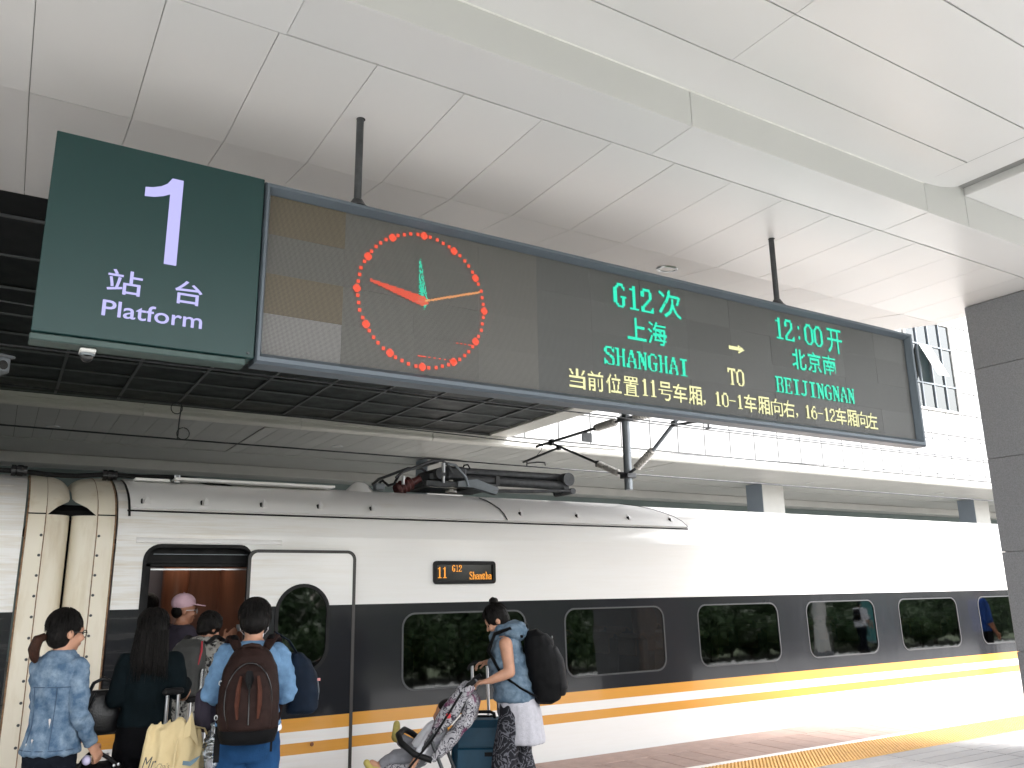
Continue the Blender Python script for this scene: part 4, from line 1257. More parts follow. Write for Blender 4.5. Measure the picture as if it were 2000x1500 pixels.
# ================================================================== green platform sign
G0, G1, GZ0, GZ1 = 0.012, 1.078, 2.95, 4.03
sg = empty('platform_sign', 'dark green light box sign with white 1 and the word Platform', 'sign', ((G0+G1)/2, YS+.14, GZ1))
M['green_sign'] = mat('dark_green_sign_face', (0.011, 0.042, 0.041), 0.36, var=0.02, scale=1.5, spec=.35)
M['sign_edge'] = mat('pale_green_grey_trim', (0.05, 0.08, 0.075), 0.5, metal=0.2, var=0.12, scale=9)
wpart('face', MB().box((G0, YS-.035, GZ0), (G1, YS-.02, GZ1), .003), M['green_sign'], sg)
wpart('casing', MB().box((G0+.004, YS-.0198, GZ0-.004), (G1-.002, YS+.10, GZ1-.004), .006), M['green_sign'], sg)
wpart('bottom_trim', MB().box((G0-.004, YS-.028, GZ0-.042), (G1-.04, YS+.10, GZ0-.005), .006), M['sign_edge'], sg)
M['sign_white'] = emitmat('lit_white_lettering', (0.54, 0.53, 0.98), 1.0)
yy = YS-.037
# the numeral 1 drawn as one outline
one = [(.452, 3.768), (.452, 3.822), (.49, 3.829), (.53, 3.845), (.56, 3.868), (.582, 3.905), (.640, 3.905), (.640, 3.405), (.577, 3.405), (.577, 3.808), (.545, 3.790), (.50, 3.774)]
q = MB(); q.v = [(x, yy, z) for x, z in one]+[(x, yy+.004, z) for x, z in one]
n = len(one)
bm = bmesh.new(); vv = [bm.verts.new((x, yy, z)) for x, z in one]; ee = [bm.edges.new((vv[i], vv[(i+1) % n])) for i in range(n)]
bmesh.ops.triangle_fill(bm, edges=ee, use_beauty=True)
bm.verts.index_update()
q = MB(); q.v = [tuple(v.co) for v in bm.verts]
for f in bm.faces:
    ids = [v.index for v in f.verts]; P_ = [q.v[i] for i in ids]
    c = (P_[1][0]-P_[0][0])*(P_[2][2]-P_[0][2])-(P_[1][2]-P_[0][2])*(P_[2][0]-P_[0][0])
    q.f.append(tuple(ids) if c > 0 else tuple(reversed(ids)))
bm.free()
wpart('numeral', q, M['sign_white'], sg, None, 'large white numeral 1')
wpart('lettering', fit_text('站', .318, .484, 3.200, 3.332, yy, bold=.008), M['sign_white'], sg, None, 'white character on the left')
wpart('lettering', fit_text('台', .645, .785, 3.198, 3.330, yy, bold=.010), M['sign_white'], sg, None, 'white character on the right')
wpart('lettering', fit_text('Platform', .308, .795, 3.073, 3.160, yy, bold=.010), M['sign_white'], sg, None, 'white word Platform')
wpart('power_cable', MB().tube([(.40, YS+.06, GZ1-.01), (.45, YS+.1, GZ1+.025), (.52, YS+.1, GZ1+.045), (.60, YS+.1, GZ1+.035), (.66, YS+.1, GZ1-.01)], .007, 6), M['wood'], sg)
wpart('screw', MB().tube([(1.045, YS-.036, 2.975), (1.045, YS-.042, 2.975)], [.008, .005], 10), M['iron'], sg)
# cameras
dc = empty('dome_camera', 'small dome security camera under the green platform sign', 'camera', (.27, YS+.05, GZ0-.042))
part('mount', MB().box((-.037, -.05, -.022), (.037, .05, -.001), .006), M['far_white'], dc)
part('collar', MB().tube([(0, 0, -.022), (0, 0, -.034)], [.036, .034], 18), M['alu'], dc)
part('dome', MB().tube([(0, 0, -.034), (0, 0, -.05), (0, 0, -.062), (0, 0, -.067)], [.031, .028, .017, .004], 18), M['black_gloss'], dc)
bc = empty('box_camera', 'grey box security camera on a bracket at the left edge', 'camera', (-.20, 7.2, 3.38))
part('housing', MB().box((-.05, -.14, -.06), (.06, .14, .07), .015).box((-.06, -.17, .055), (.07, .15, .078), .006), M['alu'], bc, rot=(0, 0, R(30)))
part('lens_window', MB().cyl((0, -.145, 0), (0, -.139, 0), .035, .035, 16), M['black_gloss'], bc, rot=(0, 0, R(30)))
part('bracket', MB().tube([(0, .02, -.06), (-.03, .1, -.12), (-.12, .2, -.1), (-.2, .25, .1), (-.2, .25, 1.62)], .016, 8), M['steel'], bc)
# ================================================================== people
def remesh(mb, voxel, smooth=4, disp=0.0, dscale=12.0, stretch=(1, 1, 1), seed=0, ridged=False):
    me = bpy.data.meshes.new('tmp')
    me.from_pydata(mb.v, [], mb.f)
    me.update()
    bm = bmesh.new(); bm.from_mesh(me)
    bmesh.ops.recalc_face_normals(bm, faces=bm.faces)
    bm.to_mesh(me); bm.free()
    o = bpy.data.objects.new('tmp', me)
    COL.objects.link(o)
    r_ = o.modifiers.new('r', 'REMESH'); r_.mode = 'VOXEL'; r_.voxel_size = voxel; r_.adaptivity = 0
    if smooth:
        s_ = o.modifiers.new('s', 'SMOOTH'); s_.factor = .5; s_.iterations = smooth
    dg = bpy.context.evaluated_depsgraph_get()
    out = bpy.data.meshes.new_from_object(o.evaluated_get(dg))
    bpy.data.objects.remove(o)
    bpy.data.meshes.remove(me)
    if disp:
        n = len(out.vertices)
        co = np.empty(n*3); out.vertices.foreach_get('co', co); co = co.reshape(-1, 3)
        no = np.empty(n*3); out.vertices.foreach_get('normal', no); no = no.reshape(-1, 3)
        d = np.empty(n)
        off = Vector((seed*7.3, seed*3.1, seed*5.7))
        for i in range(n):
            p = Vector((co[i, 0]*stretch[0], co[i, 1]*stretch[1], co[i, 2]*stretch[2]))*dscale+off
            v = mnoise.noise(p)
            if ridged:
                v = (1-abs(v)*2.2)*.55+.45*mnoise.noise(p*2.3)
            else:
                v = v*.7+.3*mnoise.noise(p*2.7)
            d[i] = v*disp
        co += no*d[:, None]
        out.vertices.foreach_set('co', co.ravel())
        out.update()
    out.shade_smooth()
    return out

SEC = np.array([(.78, .150, .105, .0), (.86, .168, .118, -.012), (.93, .162, .115, -.01), (1.03, .138, .10, .0), (1.10, .137, .10, .004), (1.20, .152, .11, .006), (1.28, .163, .108, -.002), (1.335, .160, .092, -.012), (1.375, .122, .075, -.014), (1.405, .075, .062, -.012), (1.43, .058, .055, -.006)])
def sec(z):
    return [float(np.interp(z, SEC[:, 0], SEC[:, c])) for c in (1, 2, 3)]

SKIN = mat('skin', (0.46, 0.24, 0.155), 0.5, var=0.10, scale=14, spec=0.4)
SKIN2 = mat('skin_tanned', (0.33, 0.155, 0.095), 0.5, var=0.10, scale=14, spec=0.4)
HAIR = mat('black_hair', (0.006, 0.005, 0.0045), 0.5, var=0.4, scale=20, stretch=(8, 8, .6), bump=.5, bscale=40, spec=.12)
HAIRB = mat('brown_tipped_hair', (0.035, 0.014, 0.008), 0.45, var=0.4, scale=20, stretch=(8, 8, .6), bump=.5, bscale=40, spec=.15)

class Person:
    def __init__(s, label, loc, head, h=1.62, lean=0, hyaw=0, hpitch=0, girth=1.0, skin=SKIN, group=None, fine=.0075):
        s.k = h/1.65
        s.loc = Vector(loc); s.head = head; s.lean = R(lean); s.hy = R(hyaw); s.hp = R(hpitch); s.g = girth
        s.root = empty('person', label, 'person', loc, R(-head), group)
        s.W = Matrix.Translation(s.loc) @ Matrix.Rotation(R(-head), 4, 'Z')
        s.Wi = s.W.inverted()
        s.skin = skin; s.fine = fine
        s.arms = {}
        s.legs = {}
        s.feet = {-1: (0, 0), 1: (0, 0)}
    def L(s, p):                      # world -> local
        return s.Wi @ Vector(p)
    def T(s, p):                      # standing -> scaled and leaned
        p = Vector(p)*s.k
        zp = .92*s.k
        if p.z > zp:
            t = min(1, (p.z-zp)/(.25*s.k)); t = t*t*(3-2*t)
            a = s.lean*t
            y, z = p.y, p.z-zp
            p = Vector((p.x, y*math.cos(a)+z*math.sin(a), zp-y*math.sin(a)+z*math.cos(a)))
        return p
    def Hd(s, p):                     # head space (origin at neck top, z 1.43) -> body
        q = Matrix.Rotation(-s.hy, 3, 'Z') @ (Matrix.Rotation(-s.hp, 3, 'X') @ Vector(p))
        a = Vector((0, -.004, 1.43))
        return s.T(a)+q*s.k
    def hrot(s):
        return Matrix.Rotation(-s.hy, 3, 'Z') @ Matrix.Rotation(-s.hp, 3, 'X')
    def ring(s, z, infl=0.0, n=28, e=2.3, dy=0.0, fl=0.0):
        rx, ry, yo = sec(z)
        rx = rx*s.g+infl+fl; ry = ry*s.g+infl+fl
        out = []
        for i in range(n):
            a = 2*math.pi*i/n
            c, q = math.cos(a), math.sin(a)
            out.append(s.T((rx*abs(c)**(2/e)*(1 if c >= 0 else -1), yo+dy+ry*abs(q)**(2/e)*(1 if q >= 0 else -1), z)))
        return out
    def torso(s, mb, z0, z1, infl=0.0, flare=0.0, n=14):
        zs = np.linspace(z0, z1, n)
        mb.loft([s.ring(z, infl, fl=flare*max(0, (1.1-z)/.4)) for z in zs])
        return mb
    def sh(s, sd):
        return s.T((sd*.155*s.g, -.012, 1.335))
    def arm(s, sd, elbow, wrist, hdir=None, nrm=None, curl=.5):
        s.arms[sd] = (Vector(elbow), Vector(wrist), Vector(hdir).normalized() if hdir is not None else (Vector(wrist)-Vector(elbow)).normalized(), Vector(nrm).normalized() if nrm is not None else Vector((-sd, 0, 0)), curl)
    def armmesh(s, mb, infl=0.0, upto=1.0, cone=0.0):
        for sd, (e, w_, _, _, _) in s.arms.items():
            a = s.sh(sd)
            k = s.k
            mb.cap(a, e, .052*k*s.g+infl, .041*k*s.g+infl*.95)
            ew = e.lerp(w_, upto)
            mb.cap(e, e.lerp(ew, .02), .041*k*s.g+infl*.95, .041*k*s.g+infl*.95)
            mb.tube([e, e.lerp(ew, .35), ew], [.041*k*s.g+infl*.95, .040*k*s.g+infl*.95, (.026+.012*(1-upto))*k*s.g+infl*.8+cone], 16)
        return mb
    def sleeves(s, m, infl=.016, upto=.93, cone=.004, disp=.012, dscale=12, seed=1, voxel=.009):
        for sd, (e, w_, _, _, _) in s.arms.items():
            keep = dict(s.arms); s.arms = {sd: keep[sd]}
            q = s.armmesh(MB(), infl, upto, cone)
            s.arms = keep
            s.cloth('sleeve', q, m, disp, dscale, (1, 1, 1.3), voxel, seed+sd, 4)
    def legpts(s, sd):
        fx, fy = s.feet[sd]
        hip = Vector((sd*.088*s.k*s.g, -.01, .86*s.k))
        an = Vector((sd*.095*s.k+fx, fy-.03, .085*s.k))
        kn = hip.lerp(an, .5)+Vector((0, .03, 0))
        return hip, kn, an
    def legmesh(s, mb, infl=0.0, upto=1.0, wide=0.0):
        for sd in (-1, 1):
            h_, kn, an = s.legpts(sd)
            k = s.k*s.g
            e = kn.lerp(an, upto)
            mb.cap(h_, kn, .085*k+infl, .055*k+infl+wide*.5)
            mb.tube([kn, kn.lerp(e, .35), e], [.055*k+infl+wide*.5, .053*k+infl+wide*.7, .036*k+infl+wide], 16)
        return mb
    def hand(s, mb, w_, d, nr, sd, curl):
        k = s.k*.95
        nr = (nr-d*nr.dot(d)).normalized()
        wv = d.cross(nr).normalized()*sd       # towards little finger or thumb
        mb.cap(w_-d*.015, w_+d*.03*k, .026*k, .03*k, fl=.75, side=wv)
        for o_ in (-.021, -.007, .007, .021):
            mb.cap(w_+d*.02*k+wv*o_*k*.8, w_+d*.085*k+wv*o_*k, .0135*k, .0125*k)
        base = w_+d*.088*k
        for i, (o_, ln) in enumerate(zip((-.029, -.0098, .0098, .029), (.062, .074, .078, .070))):
            p = base+wv*o_*k-d*(abs(o_)*.25*k)
            a = .25+curl*.5
            dd = d
            for j, f in enumerate((.45, .32, .25)):
                a_ = curl*(.55+.75*j)
                dd = (d*math.cos(a_)+nr*math.sin(a_)).normalized()
                q = p+dd*ln*f*k
                mb.cap(p, q, .0098*k-.0006*j, .0093*k-.0006*j, 8)
                p = q
        # thumb on the far side from the little finger
        p = w_+d*.025*k+wv*.026*k
        d1 = (d*.6+wv*.65+nr*.35).normalized()
        q = p+d1*.042*k; mb.cap(p, q, .0135*k, .0115*k, 8)
        d2 = (d*.75+wv*.1+nr*.6).normalized()
        mb.cap(q, q+d2*.035*k, .0112*k, .0095*k, 8)
    def headmesh(s, mb):
        k = s.k
        rt_ = s.hrot()
        mb.ell(s.Hd((0, .005, .125)), (.073*k, .091*k, .098*k), 18, 12, rt_)
        mb.ell(s.Hd((0, .032, .06)), (.057*k, .062*k, .070*k), 16, 10, rt_)
        mb.ell(s.Hd((0, .062, .012)), (.026*k, .026*k, .022*k), 12, 8, rt_)          # chin
        mb.cap(s.Hd((0, .091, .098)), s.Hd((0, .108, .066)), .008*k, .013*k, 8)        # nose
        mb.ell(s.Hd((0, .088, .118)), (.038*k, .012*k, .012*k), 10, 6, rt_)            # brow
        mb.ell(s.Hd((0, .092, .033)), (.022*k, .010*k, .0065*k), 10, 6, rt_)           # lips
        for sd in (-1, 1):
            mb.ell(s.Hd((sd*.074, -.004, .085)), (.010*k, .019*k, .031*k), 10, 8, rt_)
            mb.ell(s.Hd((sd*.036, .076, .068)), (.022*k, .02*k, .024*k), 10, 6, rt_)
        mb.cap(s.T((0, -.008, 1.34)), s.Hd((0, .0, .05)), .055*k, .051*k)
    def body(s, arms=True, legs=True):
        mb = MB()
        s.torso(mb, .80, 1.425)
        if legs:
            s.legmesh(mb)
        s.armmesh(mb)
        for sd, (e, w_, d, nr, cu_) in s.arms.items():
            s.hand(mb, w_, d, nr, sd, cu_)
        s.headmesh(mb)
        for sd in (-1, 1):
            h_, kn, an = s.legpts(sd)
            mb.cap(an-Vector((0, .03, .045*s.k)), an+Vector((0, .13*s.k, -.055*s.k)), .034*s.k, .028*s.k)
        o = link('body', remesh(mb, s.fine, 3), s.skin, s.root)
        for sd in (-1, 1):
            e_ = MB().ell(s.Hd((sd*.033, .083, .092)), (.012*s.k, .008*s.k, .007*s.k), 10, 8, s.hrot())
            part('eye', e_, M['black_gloss'], o, 60)
        s.bodyo = o
        # shoes
        for sd in (-1, 1):
            h_, kn, an = s.legpts(sd)
            q = MB().cap(an+Vector((0, -.03, -.035*s.k)), an+Vector((0, .14*s.k, -.045*s.k)), .046*s.k, .04*s.k)
            q.v = [(a, b_, max(c, .004)) for a, b_, c in q.v]
            part('shoe', q, M['black'], s.root, 60)
        return o
    def cloth(s, name, mb, m, disp=.007, dscale=11, stretch=(1, 1, .7), voxel=.010, seed=1, smooth=5, label=None, ridged=True, parent=None):
        o = link(name, remesh(mb, voxel, smooth, disp, dscale, stretch, seed, ridged), m, parent or s.root)
        if label:
            o['label'] = label
        return o
    def hair(s, mb, m=HAIR, disp=.006, seed=3, name='hair', voxel=.008):
        return link(name, remesh(mb, voxel, 3, disp, 26, (1.6, 1.6, .35), seed), m, s.root)
    def cap_hair(s, mb, top=.006, back=.0):
        k = s.k; rt_ = s.hrot()
        mb.ell(s.Hd((0, -.006, .135)), ((.078+top)*k, (.092+top)*k, (.092+top)*k), 18, 12, rt_)
        mb.ell(s.Hd((0, -.040, .085-back)), (.074*k, .062*k, .075*k), 16, 10, rt_)
        return mb

def add_locks(p, hair_obj, n, seed, zlow=.03, length=.10, r=.0042, back=True, curl=.0, m=None):
    """loose tapered locks lying on the hair, so the outline is not smooth"""
    rs_ = np.random.RandomState(seed)
    q = MB()
    for i in range(n):
        a = rs_.uniform(math.pi*1.0, math.pi*2.0) if back else rs_.uniform(0, 2*math.pi)
        a += rs_.normal()*.25
        t0 = rs_.uniform(.15, 1.0)
        pts, rad = [], []
        L_ = length*rs_.uniform(.6, 1.4)
        off = rs_.uniform(.002, .010)
        wig = rs_.uniform(-1, 1)
        for s_ in np.linspace(0, 1, 5):
            t = min(1.95, t0+s_*L_/.10)
            rr_ = math.sin(min(t, 1.62))
            z = .135+.104*math.cos(t) if t < 1.62 else .135-.11*(t-1.57)*1.0
            aa = a+wig*.25*s_+curl*math.sin(6*s_+i)
            pts.append(p.Hd((( .089+off)*rr_*math.cos(aa), -.006+(.103+off)*rr_*math.sin(aa), max(z, zlow))))
            rad.append(r*p.k*(1-.85*s_) if s_ > 0 else r*p.k*.5)
        q.tube(pts, rad, 5)
    return part('hair_locks', q, m or HAIR, hair_obj, 60)

def sack(stations, n=28, e=3.0, fn=None):
    """stack of rounded sections (z, rx, ry, cx, cy)"""
    rings = []
    for z, rx, ry, cx, cy in stations:
        r_ = []
        for i in range(n):
            a = 2*math.pi*i/n
            c, q = math.cos(a), math.sin(a)
            p = Vector((cx+rx*abs(c)**(2/e)*(1 if c >= 0 else -1), cy+ry*abs(q)**(2/e)*(1 if q >= 0 else -1), z))
            r_.append(fn(p) if fn else p)
        rings.append(r_)
    return MB().loft(rings)

def fabric(name, col, var=.15, rough=.85, scale=8, bump=.25, bscale=160, **kw):
    return mat(name, col, rough, var=var, scale=scale, bump=bump, bscale=bscale, spec=.10, **kw)

DENIM = fabric('faded_denim', (0.06, 0.108, 0.178), scale=15, col2=(0.34, 0.43, 0.52), thr=(.36, .95))
DENIM_D = fabric('dark_denim', (0.006, 0.008, 0.013), .3)
DARKNAVY = fabric('dark_green_navy_knit', (0.0035, 0.0075, 0.0095), .3)
BLACKC = fabric('black_cloth', (0.003, 0.003, 0.004), .3)
GREYPUR = fabric('grey_purple_cloth', (0.038, 0.032, 0.044), .15)
BLUESH = fabric('light_blue_chambray', (0.125, 0.225, 0.36), .2, scale=14)
COBALT = fabric('cobalt_trousers', (0.012, 0.048, 0.125), .25)
WHITEC = fabric('white_cotton', (0.74, 0.74, 0.78), .05)
GREYT = fabric('pale_grey_jersey', (0.47, 0.46, 0.50), .08, scale=40)
PUFF = fabric('blue_grey_puffer', (0.075, 0.12, 0.17), .2, scale=9, rough=.45, bump=.4, bscale=22, col2=(0.22, 0.29, 0.36), thr=(.4, .75))
PINK = fabric('pink_cap', (0.60, 0.40, 0.46), .06)

def vormat(name, c1, c2, scale, thr, rough=.8, stretch=(1, 1, 1), feature='DISTANCE_TO_EDGE', c3=None):
    m, N, L, P = newmat(name)
    tc = N.new('ShaderNodeTexCoord'); mp = N.new('ShaderNodeMapping'); mp.inputs['Scale'].default_value = stretch
    L.new(tc.outputs['Object'], mp.inputs[0])
    nz = N.new('ShaderNodeTexNoise'); nz.inputs['Scale'].default_value = scale*.6
    L.new(mp.outputs[0], nz.inputs[0])
    mxv = N.new('ShaderNodeMix'); mxv.data_type = 'RGBA'; mxv.inputs[0].default_value = .08
    L.new(mp.outputs[0], mxv.inputs[6]); L.new(nz.outputs['Color'], mxv.inputs[7])
    vo = N.new('ShaderNodeTexVoronoi'); vo.feature = feature; vo.inputs['Scale'].default_value = scale
    L.new(mxv.outputs[2], vo.inputs[0])
    rp = N.new('ShaderNodeValToRGB')
    rp.color_ramp.elements[0].color = (*c1, 1); rp.color_ramp.elements[0].position = thr[0]
    rp.color_ramp.elements[1].color = (*c2, 1); rp.color_ramp.elements[1].position = thr[1]
    L.new(vo.outputs[0], rp.inputs[0])
    out = rp.outputs[0]
    if c3:
        n2 = N.new('ShaderNodeTexNoise'); n2.inputs['Scale'].default_value = scale*.35; n2.inputs['Detail'].default_value = 4
        L.new(mp.outputs[0], n2.inputs[0])
        r2 = N.new('ShaderNodeMapRange'); r2.inputs[1].default_value = .54; r2.inputs[2].default_value = .62
        L.new(n2.outputs[0], r2.inputs[0])
        m2 = N.new('ShaderNodeMix'); m2.data_type = 'RGBA'
        L.new(r2.outputs[0], m2.inputs[0]); L.new(out, m2.inputs[6]); m2.inputs[7].default_value = (*c3, 1)
        out = m2.outputs[2]
    L.new(out, P.inputs['Base Color'])
    P.inputs['Roughness'].default_value = rough
    P.inputs['Specular IOR Level'].default_value = .25
    return m
LEOP = vormat('leopard_print', (0.006, 0.006, 0.007), (0.26, 0.25, 0.23), 34, (.30, .62), feature='F1')
def swirl(name, c1, c2, scale, width, c3=None, thr3=(.55, .62)):
    """irregular curling lines: contour bands of a noise field"""
    m, N, L, P = newmat(name)
    tc = N.new('ShaderNodeTexCoord')
    nz = N.new('ShaderNodeTexNoise'); nz.inputs['Scale'].default_value = scale; nz.inputs['Detail'].default_value = 3; nz.inputs['Distortion'].default_value = 1.2
    L.new(tc.outputs['Object'], nz.inputs[0])
    m1 = N.new('ShaderNodeMath'); m1.operation = 'MULTIPLY'; m1.inputs[1].default_value = 7.0
    L.new(nz.outputs[0], m1.inputs[0])
    m2 = N.new('ShaderNodeMath'); m2.operation = 'PINGPONG'; m2.inputs[1].default_value = .5
    L.new(m1.outputs[0], m2.inputs[0])
    rp = N.new('ShaderNodeValToRGB')
    rp.color_ramp.elements[0].color = (*c1, 1); rp.color_ramp.elements[0].position = width
    rp.color_ramp.elements[1].color = (*c2, 1); rp.color_ramp.elements[1].position = width+.12
    L.new(m2.outputs[0], rp.inputs[0])
    out = rp.outputs[0]
    if c3:
        n2 = N.new('ShaderNodeTexNoise'); n2.inputs['Scale'].default_value = scale*.5; n2.inputs['Detail'].default_value = 5
        L.new(tc.outputs['Object'], n2.inputs[0])
        r2 = N.new('ShaderNodeMapRange'); r2.inputs[1].default_value = thr3[0]; r2.inputs[2].default_value = thr3[1]; r2.inputs[4].default_value = .85
        L.new(n2.outputs[0], r2.inputs[0])
        mx = N.new('ShaderNodeMix'); mx.data_type = 'RGBA'
        L.new(r2.outputs[0], mx.inputs[0]); L.new(out, mx.inputs[6]); mx.inputs[7].default_value = (*c3, 1)
        out = mx.outputs[2]
    L.new(out, P.inputs['Base Color'])
    P.inputs['Roughness'].default_value = .8
    P.inputs['Specular IOR Level'].default_value = .25
    return m
CURLY = swirl('curly_print', (0.12, 0.12, 0.14), (0.012, 0.012, 0.016), 9, .10)
FLORAL = swirl('stroller_print', (0.05, 0.045, 0.06), (0.40, 0.39, 0.41), 13, .12, (0.15, 0.03, 0.09))
BACKBR = fabric('brown_backpack_nylon', (0.019, 0.0095, 0.008), .25, rough=.6, scale=12, bscale=300)
BACKBR2 = fabric('rust_backpack_panel', (0.055, 0.019, 0.012), .25, rough=.6, scale=14, bscale=300)
BACKBK = fabric('black_backpack_nylon', (0.0045, 0.0045, 0.005), .25, rough=.6, scale=12, bscale=300)
BACKGY = fabric('charcoal_backpack_nylon', (0.016, 0.016, 0.017), .25, rough=.6, scale=12, bscale=300)
NAVYN = fabric('navy_nylon', (0.005, 0.010, 0.020), .25, rough=.6, scale=12, bscale=300)
TOTE = fabric('cream_yellow_tote_cloth', (0.60, 0.48, 0.27), .06, rough=.75, scale=5, bump=.15, bscale=200)
TEALC = mat('teal_blue_suitcase', (0.006, 0.058, 0.105), .45, var=.15, scale=8, bump=.1, bscale=120)

# ------------------------------------------------------------------ woman in denim jacket (left)
p = Person('woman with low ponytail and glasses in a faded ripped denim jacket, seen from behind', (.375, 5.53, 0), 42, 1.615, 0, 26, 4, .80)
p.arm(1, (.168, -.02, 1.08*p.k), (.175, .09, .885), (.25, .55, -.8), (-.6, .3, -.3), .9)
p.arm(-1, (-.14, .05, 1.08*p.k), (-.11, .20, .93), (.2, .6, -.6), (.8, 0, .2), .7)
p.body()
mb = MB(); p.torso(mb, .875, 1.40, .022, .0); p.sleeves(DENIM, .015, .93, .004, .013, 12, 61); mb.loft([p.ring(z, .028) for z in (.875, .905)])
p.cloth('denim_jacket', mb, DENIM, .012, 11, seed=1, voxel=.009, smooth=4)
mb = MB(); mb.loft([[q*1.0 for q in p.ring(1.385, .022)], p.ring(1.43, .020)])
col_ = p.cloth('collar', mb, DENIM, .003, 14, seed=2)
sm_ = MB()
def backline(z, a0, a1, infl, n=10):
    out = []
    rx, ry, yo = sec(z)
    for i in range(n):
        a = R(a0+(a1-a0)*i/(n-1))
        c, q = math.cos(a), math.sin(a)
        e = 2.3
        out.append(p.T(((rx*p.g+infl)*abs(c)**(2/e)*(1 if c >= 0 else -1), yo+(ry*p.g+infl)*abs(q)**(2/e)*(1 if q >= 0 else -1), z)))
    return out
def backcol(a, z0, z1, infl, n=9):
    return [backline(z, a, a+.01, infl, 2)[0] for z in np.linspace(z0, z1, n)]
sm_.tube(backline(1.235, 195, 345, .026), .0028, 6).tube(backline(.905, 185, 355, .030), .0025, 6).tube(backcol(245, .91, 1.235, .027), .0022, 6).tube(backcol(295, .91, 1.235, .027), .0022, 6)
part('seam', sm_, mat('denim_stitching', (.04, .07, .12), .9), p.root, 60)
rip = MB()
for zc_, a_, w_, h_ in ((1.045, 288, .022, .028), (.955, 262, .02, .012), (.935, 250, .016, .010)):
    pts = [backline(zc_+h_*z_, a_+w_*150*x_, a_+w_*150*x_+.01, .034, 2)[0] for x_, z_ in ((-.9, .8), (.1, 1.0), (.9, .7), (.5, -.2), (.35, -1.0), (.1, -.3), (-.4, .1))]
    n0 = len(rip.v); rip.v.extend([tuple(q) for q in pts]); rip.f.append(tuple(range(n0, n0+len(pts))))
part('rip', rip, fabric('frayed_white_threads', (.55, .52, .50), .15), p.root, None)
mb = MB(); p.torso(mb, .80, .95, .012); p.legmesh(mb, .013, .97, .005)
p.cloth('trousers', mb, DENIM_D, .005, 14, seed=4)
mb = p.cap_hair(MB()); k = p.k
mb.ell(p.Hd((0, -.03, .05)), (.066*k, .06*k, .05*k), 14, 8, p.hrot())
add_locks(p, p.hair(mb, seed=5), 150, 1)
mb = MB(); mb.tube([p.Hd((-.02, -.095, .075)), p.Hd((-.025, -.135, .055)), p.Hd((-.03, -.145, .0)), p.Hd((-.03, -.13, -.05)), p.Hd((-.03, -.12, -.075))], [.02, .030, .032, .024, .008], 12)
p.hair(mb, HAIRB, .005, 6, 'ponytail')
gl_ = MB().tube([p.Hd((.076, -.01, .098)), p.Hd((.074, .06, .10)), p.Hd((.066, .095, .10))], .0028, 6)
for sd in (-1, 1):
    gl_.tube([p.Hd((sd*.036+.028*math.cos(a), .104-.012*abs(math.cos(a)), .092+.02*math.sin(a))) for a in np.linspace(0, 6.283, 13)], .0028, 6)
gl_.tube([p.Hd((-.076, -.01, .098)), p.Hd((-.074, .06, .10)), p.Hd((-.066, .095, .10))], .0028, 6)
part('glasses', gl_, M['black_gloss'], p.root, 60)
hp_ = p.W @ (Vector((.225, .10, .885))+Vector((.25, .55, -.8)).normalized()*.09)
# black travel bag on a trolley held by her
tb = empty('travel_bag', 'black travel bag with studded handles held by the woman in denim', 'bag', (.60, 5.60, 0))
part('bag_body', sack([(.30, .17, .11, 0, 0), (.33, .185, .125, 0, 0), (.55, .19, .13, 0, 0), (.70, .18, .115, 0, 0), (.762, .15, .07, 0, 0), (.772, .12, .03, 0, 0)], e=3.2), BACKBK, tb, 60)
part('handle', MB().tube([(-.10, -.07, .74), (-.06, -.05, .80), (-.03, -.02, .825), (.03, -.02, .82), (.08, -.05, .79), (.13, -.08, .745)], .011, 8), M['black'], tb)
part('stud', MB().ell((.095, -.10, .762), (.009, .006, .009)), M['alu_light'], tb, 60)
part('stud', MB().ell((.118, -.10, .766), (.009, .006, .009)), M['alu_light'], tb, 60)
part('pompom', MB().ell((-.045, -.07, .80), (.025, .025, .027), 18, 12), mat('lilac_ball', (.62, .58, .80), .5, bump=.3, bscale=60), tb, 60)
part('trolley_rod', MB().cyl((-.12, .02, .3), (-.115, .02, .83), .008, .008, 8), M['alu_light'], tb)
part('trolley_rod', MB().cyl((.08, .1, .3), (.08, .1, .80), .008, .008, 8), M['alu_light'], tb)
for sx in (-.12, .12):
    part('wheel', MB().cyl((sx-.012, .06, .03), (sx+.012, .06, .03), .029, .029, 14), M['black'], tb)
part('suitcase_shell', MB().box((-.18, -.02, .05), (.18, .14, .298), .03), BACKBK, tb)

# ------------------------------------------------------------------ woman in dark clothes with long hair
p = Person('woman with long black hair in dark navy clothes, gripping a trolley handle', (.865, 5.66, 0), 12, 1.605, 0, 4, 0, .86)
wr = p.L((1.055, 5.56, 1.165)); el = p.L((1.06, 5.50, 1.10))
p.arm(1, (.175, -.05, 1.13), (.215, .07, 1.165), (.12, .35, -.75), (-.8, .3, -.2), .9)
p.arm(-1, (-.17, -.04, 1.10), (-.205, .14, 1.10), (.1, .8, -.4), (.3, 0, -.9), .8)
p.body()
mb = MB(); p.torso(mb, .97, 1.40, .022, .02); p.armmesh(mb, .017, .80, .008)
p.cloth('jumper', mb, DARKNAVY, .012, 10, seed=7)
mb = MB(); p.torso(mb, .79, 1.02, .02); p.legmesh(mb, .02, .97, .035)
p.cloth('trousers', mb, BLACKC, .006, 12, seed=8)
mb = p.cap_hair(MB(), .008); k = p.k
mb.loft([[p.Hd((rx*math.cos(a), cy+ry*math.sin(a), z)) for a in np.linspace(0, 2*math.pi, 19)[:-1]] for z, rx, ry, cy in ((.13, .085, .075, -.03), (.05, .092, .07, -.045), (-.02, .098, .062, -.06), (-.09, .105, .05, -.075), (-.15, .10, .035, -.085), (-.175, .08, .018, -.088))])
